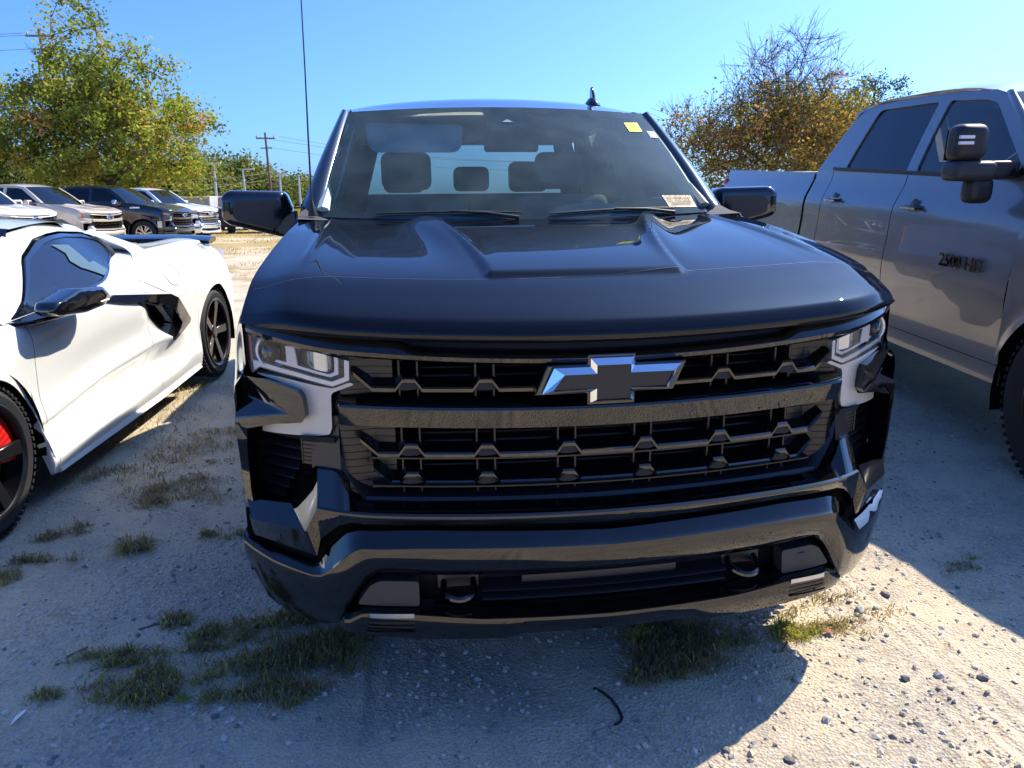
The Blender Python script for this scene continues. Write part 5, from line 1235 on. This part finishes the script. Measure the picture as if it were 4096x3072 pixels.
# ------------------------------------------------------------------ trees
bark = mat('bark', (.085, .065, .05), .9)
def leafmats(cols):
    out = []
    for k, c in enumerate(cols):
        out.append(leaf_mat('leaf_%02d%02d%02d' % tuple(int(v*99) for v in c), c))
    return out
def grow(attr, base, fork, rng, r_tip=.012, power=2.3, segw=.5, maxr=.5):
    """greedy branching skeleton through a cloud of points"""
    nodes = [Vector(base), Vector(fork)]; par = [-1, 0]
    order = sorted(attr, key=lambda p: (p-Vector(fork)).length)
    tips = []
    for p in order:
        bi = min(range(1, len(nodes)), key=lambda i: (nodes[i]-p).length_squared+.35*max(0, nodes[i].z-p.z)**2)
        b = nodes[bi]; L = (p-b).length; n = max(1, int(L/segw)); prev = bi
        for k in range(1, n+1):
            q = b.lerp(p, k/n)+Vector((rng.gauss(0, .05), rng.gauss(0, .05), rng.gauss(0, .05)+.12*sin(pi*k/n)*min(1, L*.3)))*min(1, L)
            nodes.append(q); par.append(prev); prev = len(nodes)-1
        tips.append(prev)
    cnt = [0.0]*len(nodes)
    kids = [0]*len(nodes)
    for i in range(1, len(nodes)): kids[par[i]] += 1
    for i in range(len(nodes)-1, 0, -1):
        if kids[i] == 0: cnt[i] = r_tip**power
        cnt[par[i]] += cnt[i]
    rad = [min(maxr, max(r_tip, c**(1/power))) for c in cnt]
    return nodes, par, rad, tips
def branch_mesh(nodes, par, rad, n_big=8):
    V = []; F = []
    for i in range(1, len(nodes)):
        a, b = nodes[par[i]], nodes[i]; t = b-a
        if t.length < 1e-4: continue
        t.normalize(); ref = Vector((0, 0, 1)) if abs(t.z) < .9 else Vector((1, 0, 0)); u = t.cross(ref).normalized(); v = t.cross(u)
        n = n_big if rad[i] > .06 else (5 if rad[i] > .025 else 3); k = len(V)
        ra = min(rad[par[i]], rad[i]*1.5)
        for q in range(n):
            c_, s_ = cos(2*pi*q/n), sin(2*pi*q/n); V.append(a+(u*c_+v*s_)*ra)
        for q in range(n):
            c_, s_ = cos(2*pi*q/n), sin(2*pi*q/n); V.append(b+(u*c_+v*s_)*rad[i])
        F += [(k+q, k+(q+1) % n, k+n+(q+1) % n, k+n+q) for q in range(n)]
    return V, F
def leaf_cloud(centers, rng, per, spread, size, wts, tone=.3):
    V = []; F = []; MI = []
    for c, r in centers:
        shift = rng.choices(range(len(wts)), wts)[0]
        for k in range(per):
            d = Vector((rng.gauss(0, 1), rng.gauss(0, 1), rng.gauss(0, .8)))*spread*r*.55; p = c+d
            a = Vector((rng.gauss(0, 1), rng.gauss(0, 1), rng.gauss(0, .7))).normalized(); b = a.cross(Vector((rng.gauss(0, 1), rng.gauss(0, 1), rng.gauss(0, 1)))).normalized()
            s = size*rng.uniform(.6, 1.35); n = len(V)
            V += [p-a*s*.5, p+b*s*.32, p+a*s*.5+Vector((0, 0, -s*.1)), p-b*s*.32]; F.append((n, n+1, n+2, n+3))
            MI.append(shift if rng.random() > tone else rng.choices(range(len(wts)), wts)[0])
    return V, F, MI
def tree(name, label, base, height, crown, n_attr, per, size, cols, wts, seed, group=None, spread=.55, bare_above=None, r_tip=.014, fork_h=.28, twigs=0, maxr=.4, parts=True, zmin=None):
    rng = random.Random(seed); base = Vector(base); t = tag(empty(name, base), label, 'tree', group)
    A = []
    tries = 0
    while len(A) < n_attr and tries < n_attr*60:
        tries += 1
        cx, cy, cz, rx, ry, rz = rng.choices(crown, [c[3]*c[4]*c[5] for c in crown])[0]
        d = Vector((rng.gauss(0, 1), rng.gauss(0, 1), rng.gauss(0, 1))).normalized()*rng.random()**.42
        p = Vector((cx+d.x*rx, cy+d.y*ry, cz+d.z*rz))
        if p.z < (zmin if zmin is not None else height*.12): continue
        A.append(p)
    nodes, par, rad, tips = grow(A, (0, 0, -.1), (0, 0, height*fork_h), rng, r_tip=r_tip, maxr=maxr)
    if twigs:
        extra = []
        for i in [i for i in tips if rng.random() < twigs]:
            for k in range(4):
                d = (nodes[i]-nodes[par[i]]).normalized()*.6+Vector((rng.gauss(0, .45), rng.gauss(0, .45), rng.gauss(.25, .4))); nodes.append(nodes[i]+d*rng.uniform(.2, .45)); par.append(i); rad.append(r_tip*.6)
                j = len(nodes)-1
                for q in range(3): nodes.append(nodes[j]+d*.25+Vector((rng.gauss(0, .16), rng.gauss(0, .16), rng.gauss(.08, .14)))); par.append(j); rad.append(r_tip*.45)
    V, F = branch_mesh(nodes, par, rad)
    me = bpy.data.meshes.new('trunk'); me.from_pydata([tuple(v) for v in V], [], F); me.materials.append(bark); me.polygons.foreach_set('use_smooth', [True]*len(F))
    o = bpy.data.objects.new('trunk', me); C.objects.link(o); o.parent = t
    cs = []
    for p in A:
        f = 1.0
        if bare_above: f = 1-sstep(p.z+rng.uniform(-.5, .5), bare_above[0], bare_above[1])*bare_above[2]
        if rng.random() < f: cs.append((p, rng.uniform(.6, 1.35)))
    V, F, MI = leaf_cloud(cs, rng, per, spread, size, wts)
    o = multi('crown', [tuple(v) for v in V], F, MI, leafmats(cols), t)
    return t
YG = [(.37, .38, .06), (.24, .30, .055), (.12, .17, .04), (.50, .26, .09), (.45, .37, .08)]
# big tree behind the row of pickups
tree('maple_tree', 'big spreading tree with yellow green and orange leaves at upper left', (-12.4, 33.7, .15), 9.9,
     [(-.3, 0, 4.2, 4.6, 4.0, 2.6), (.6, 0, 6.0, 3.2, 3.0, 2.0), (-2.6, 0, 4.9, 2.6, 2.4, 1.9), (-.6, 0, 7.8, 1.5, 1.5, 2.0), (3.0, 0, 4.0, 1.6, 1.6, 2.6), (-4.2, 0, 4.2, 1.6, 1.8, 1.8), (.9, 0, 2.6, 3.2, 2.4, .9)],
     430, 95, .155, YG, (5, 6, 4, .9, 1.3), 3, bare_above=(8.0, 10.2, .7), twigs=.22, spread=.56, fork_h=.22, r_tip=.018)
AU = [(.48, .28, .09), (.40, .34, .07), (.22, .24, .05), (.44, .18, .08), (.15, .17, .05)]
tree('autumn_tree', 'half bare tree with orange brown leaves behind the right side mirror', (12.5, 23.6, .15), 6.9,
     [(-.6, 0, 3.1, 3.0, 2.4, 1.7), (-2.6, 0, 3.3, 1.6, 1.4, 1.2), (.8, 0, 4.4, 2.6, 2.0, 1.6), (.5, 0, 5.5, 1.6, 1.4, 1.3), (1.6, 0, 3.4, 1.3, 1.4, 1.4), (-2.9, 0, 1.7, 1.3, 1.2, .8)],
     560, 42, .11, AU, (3, 4, 3.6, 1.4, 3), 11, bare_above=(4.3, 5.2, .96), twigs=.8, spread=.5, fork_h=.28, r_tip=.011, zmin=.8)
tree('golden_tree', 'dense golden green tree just left of the grey pickup roof', (16.9, 27.5, .15), 6.0,
     [(0, 0, 3.2, 2.3, 2.2, 2.1), (.4, 0, 4.4, 1.4, 1.5, 1.3), (1.5, 0, 3.3, 1.4, 1.5, 1.5)], 300, 34, .16, [(.34, .27, .05), (.22, .22, .04), (.12, .14, .03), (.36, .18, .05)], (4, 4, 3, 1.4), 5, spread=.55, r_tip=.014)
pt_ = tag(empty('pine_tree', (28.6, 42.5, .1)), 'small dark pine top rising above the grey pickup roof', 'tree')
rng = random.Random(4); cs = [(Vector((rng.gauss(0, .75), rng.gauss(0, .7), rng.uniform(5.6, 8.3))), .8) for _ in range(60)]
V, F, MI = leaf_cloud(cs, rng, 60, .45, .14, (3, 2)); multi('crown', [tuple(v) for v in V], F, MI, leafmats([(.04, .075, .03), (.07, .11, .04)]), pt_)
MB().tube([(0, 0, 0), (0, 0, 8.2)], [.22, .05], 8).build('trunk', bark, pt_)
DG = [(.09, .12, .04), (.15, .18, .05), (.22, .24, .07), (.28, .25, .08)]
k = 0
for px, py, d, rw, lab in [(-60, 560, 62, 6.5, 'dark green tree beyond the lot at the far left edge'), (250, 600, 66, 6.5, 'dark green tree showing beneath the big tree'), (520, 640, 60, 6.0, 'green tree behind the black pickup in the row'), (760, 612, 66, 5.2, 'olive green tree right of the big tree'), (880, 592, 76, 5.0, 'tallest round green tree left of the lamp posts'), (960, 640, 84, 4.6, 'mid green tree just above the door mirror'), (1040, 672, 80, 4.4, 'green tree at the foot of the tall utility pole'), (1150, 694, 96, 4.6, 'low distant tree beside the truck pillar'), (1230, 705, 100, 4.6, 'far tree partly hidden by the black truck pillar'), (640, 690, 58, 4.0, 'low bushy green tree above the silver pickup')]:
    top = far_pt(px, py, d); h = top.z-.1; k += 1
    tree('far_tree', lab, (top.x, top.y, .1), h, [(0, 0, h*.55, rw*.72, rw*.6, h*.42), (rw*.35, 0, h*.42, rw*.5, rw*.5, h*.36), (-rw*.35, 0, h*.45, rw*.5, rw*.5, h*.36)], 130, 40, .42, DG, (4, 4, 3, .8), 20+k, 'trees beyond the lot', spread=1.3, r_tip=.03, fork_h=.15, zmin=.6)
for k, (x, y, h, rw, lab) in enumerate([(2, -46, 7, 6, 'dark green tree across the lot behind the viewpoint'), (-14, -50, 8, 7, 'tall green tree across the lot to the left'), (17, -44, 6, 6, 'round green tree across the lot to the right'), (-30, -44, 7, 7, 'green tree at the far left of the rear tree line'), (32, -48, 8, 7, 'green tree at the far right of the rear tree line')]):
    tree('lot_edge_tree', lab, (x, y, 0), h, [(0, 0, h*.55, rw*.8, rw*.6, h*.42)], 70, 30, .6, DG, (4, 4, 3, .8), 50+k, 'trees behind the viewpoint', spread=1.6, r_tip=.03, fork_h=.15, zmin=.6)
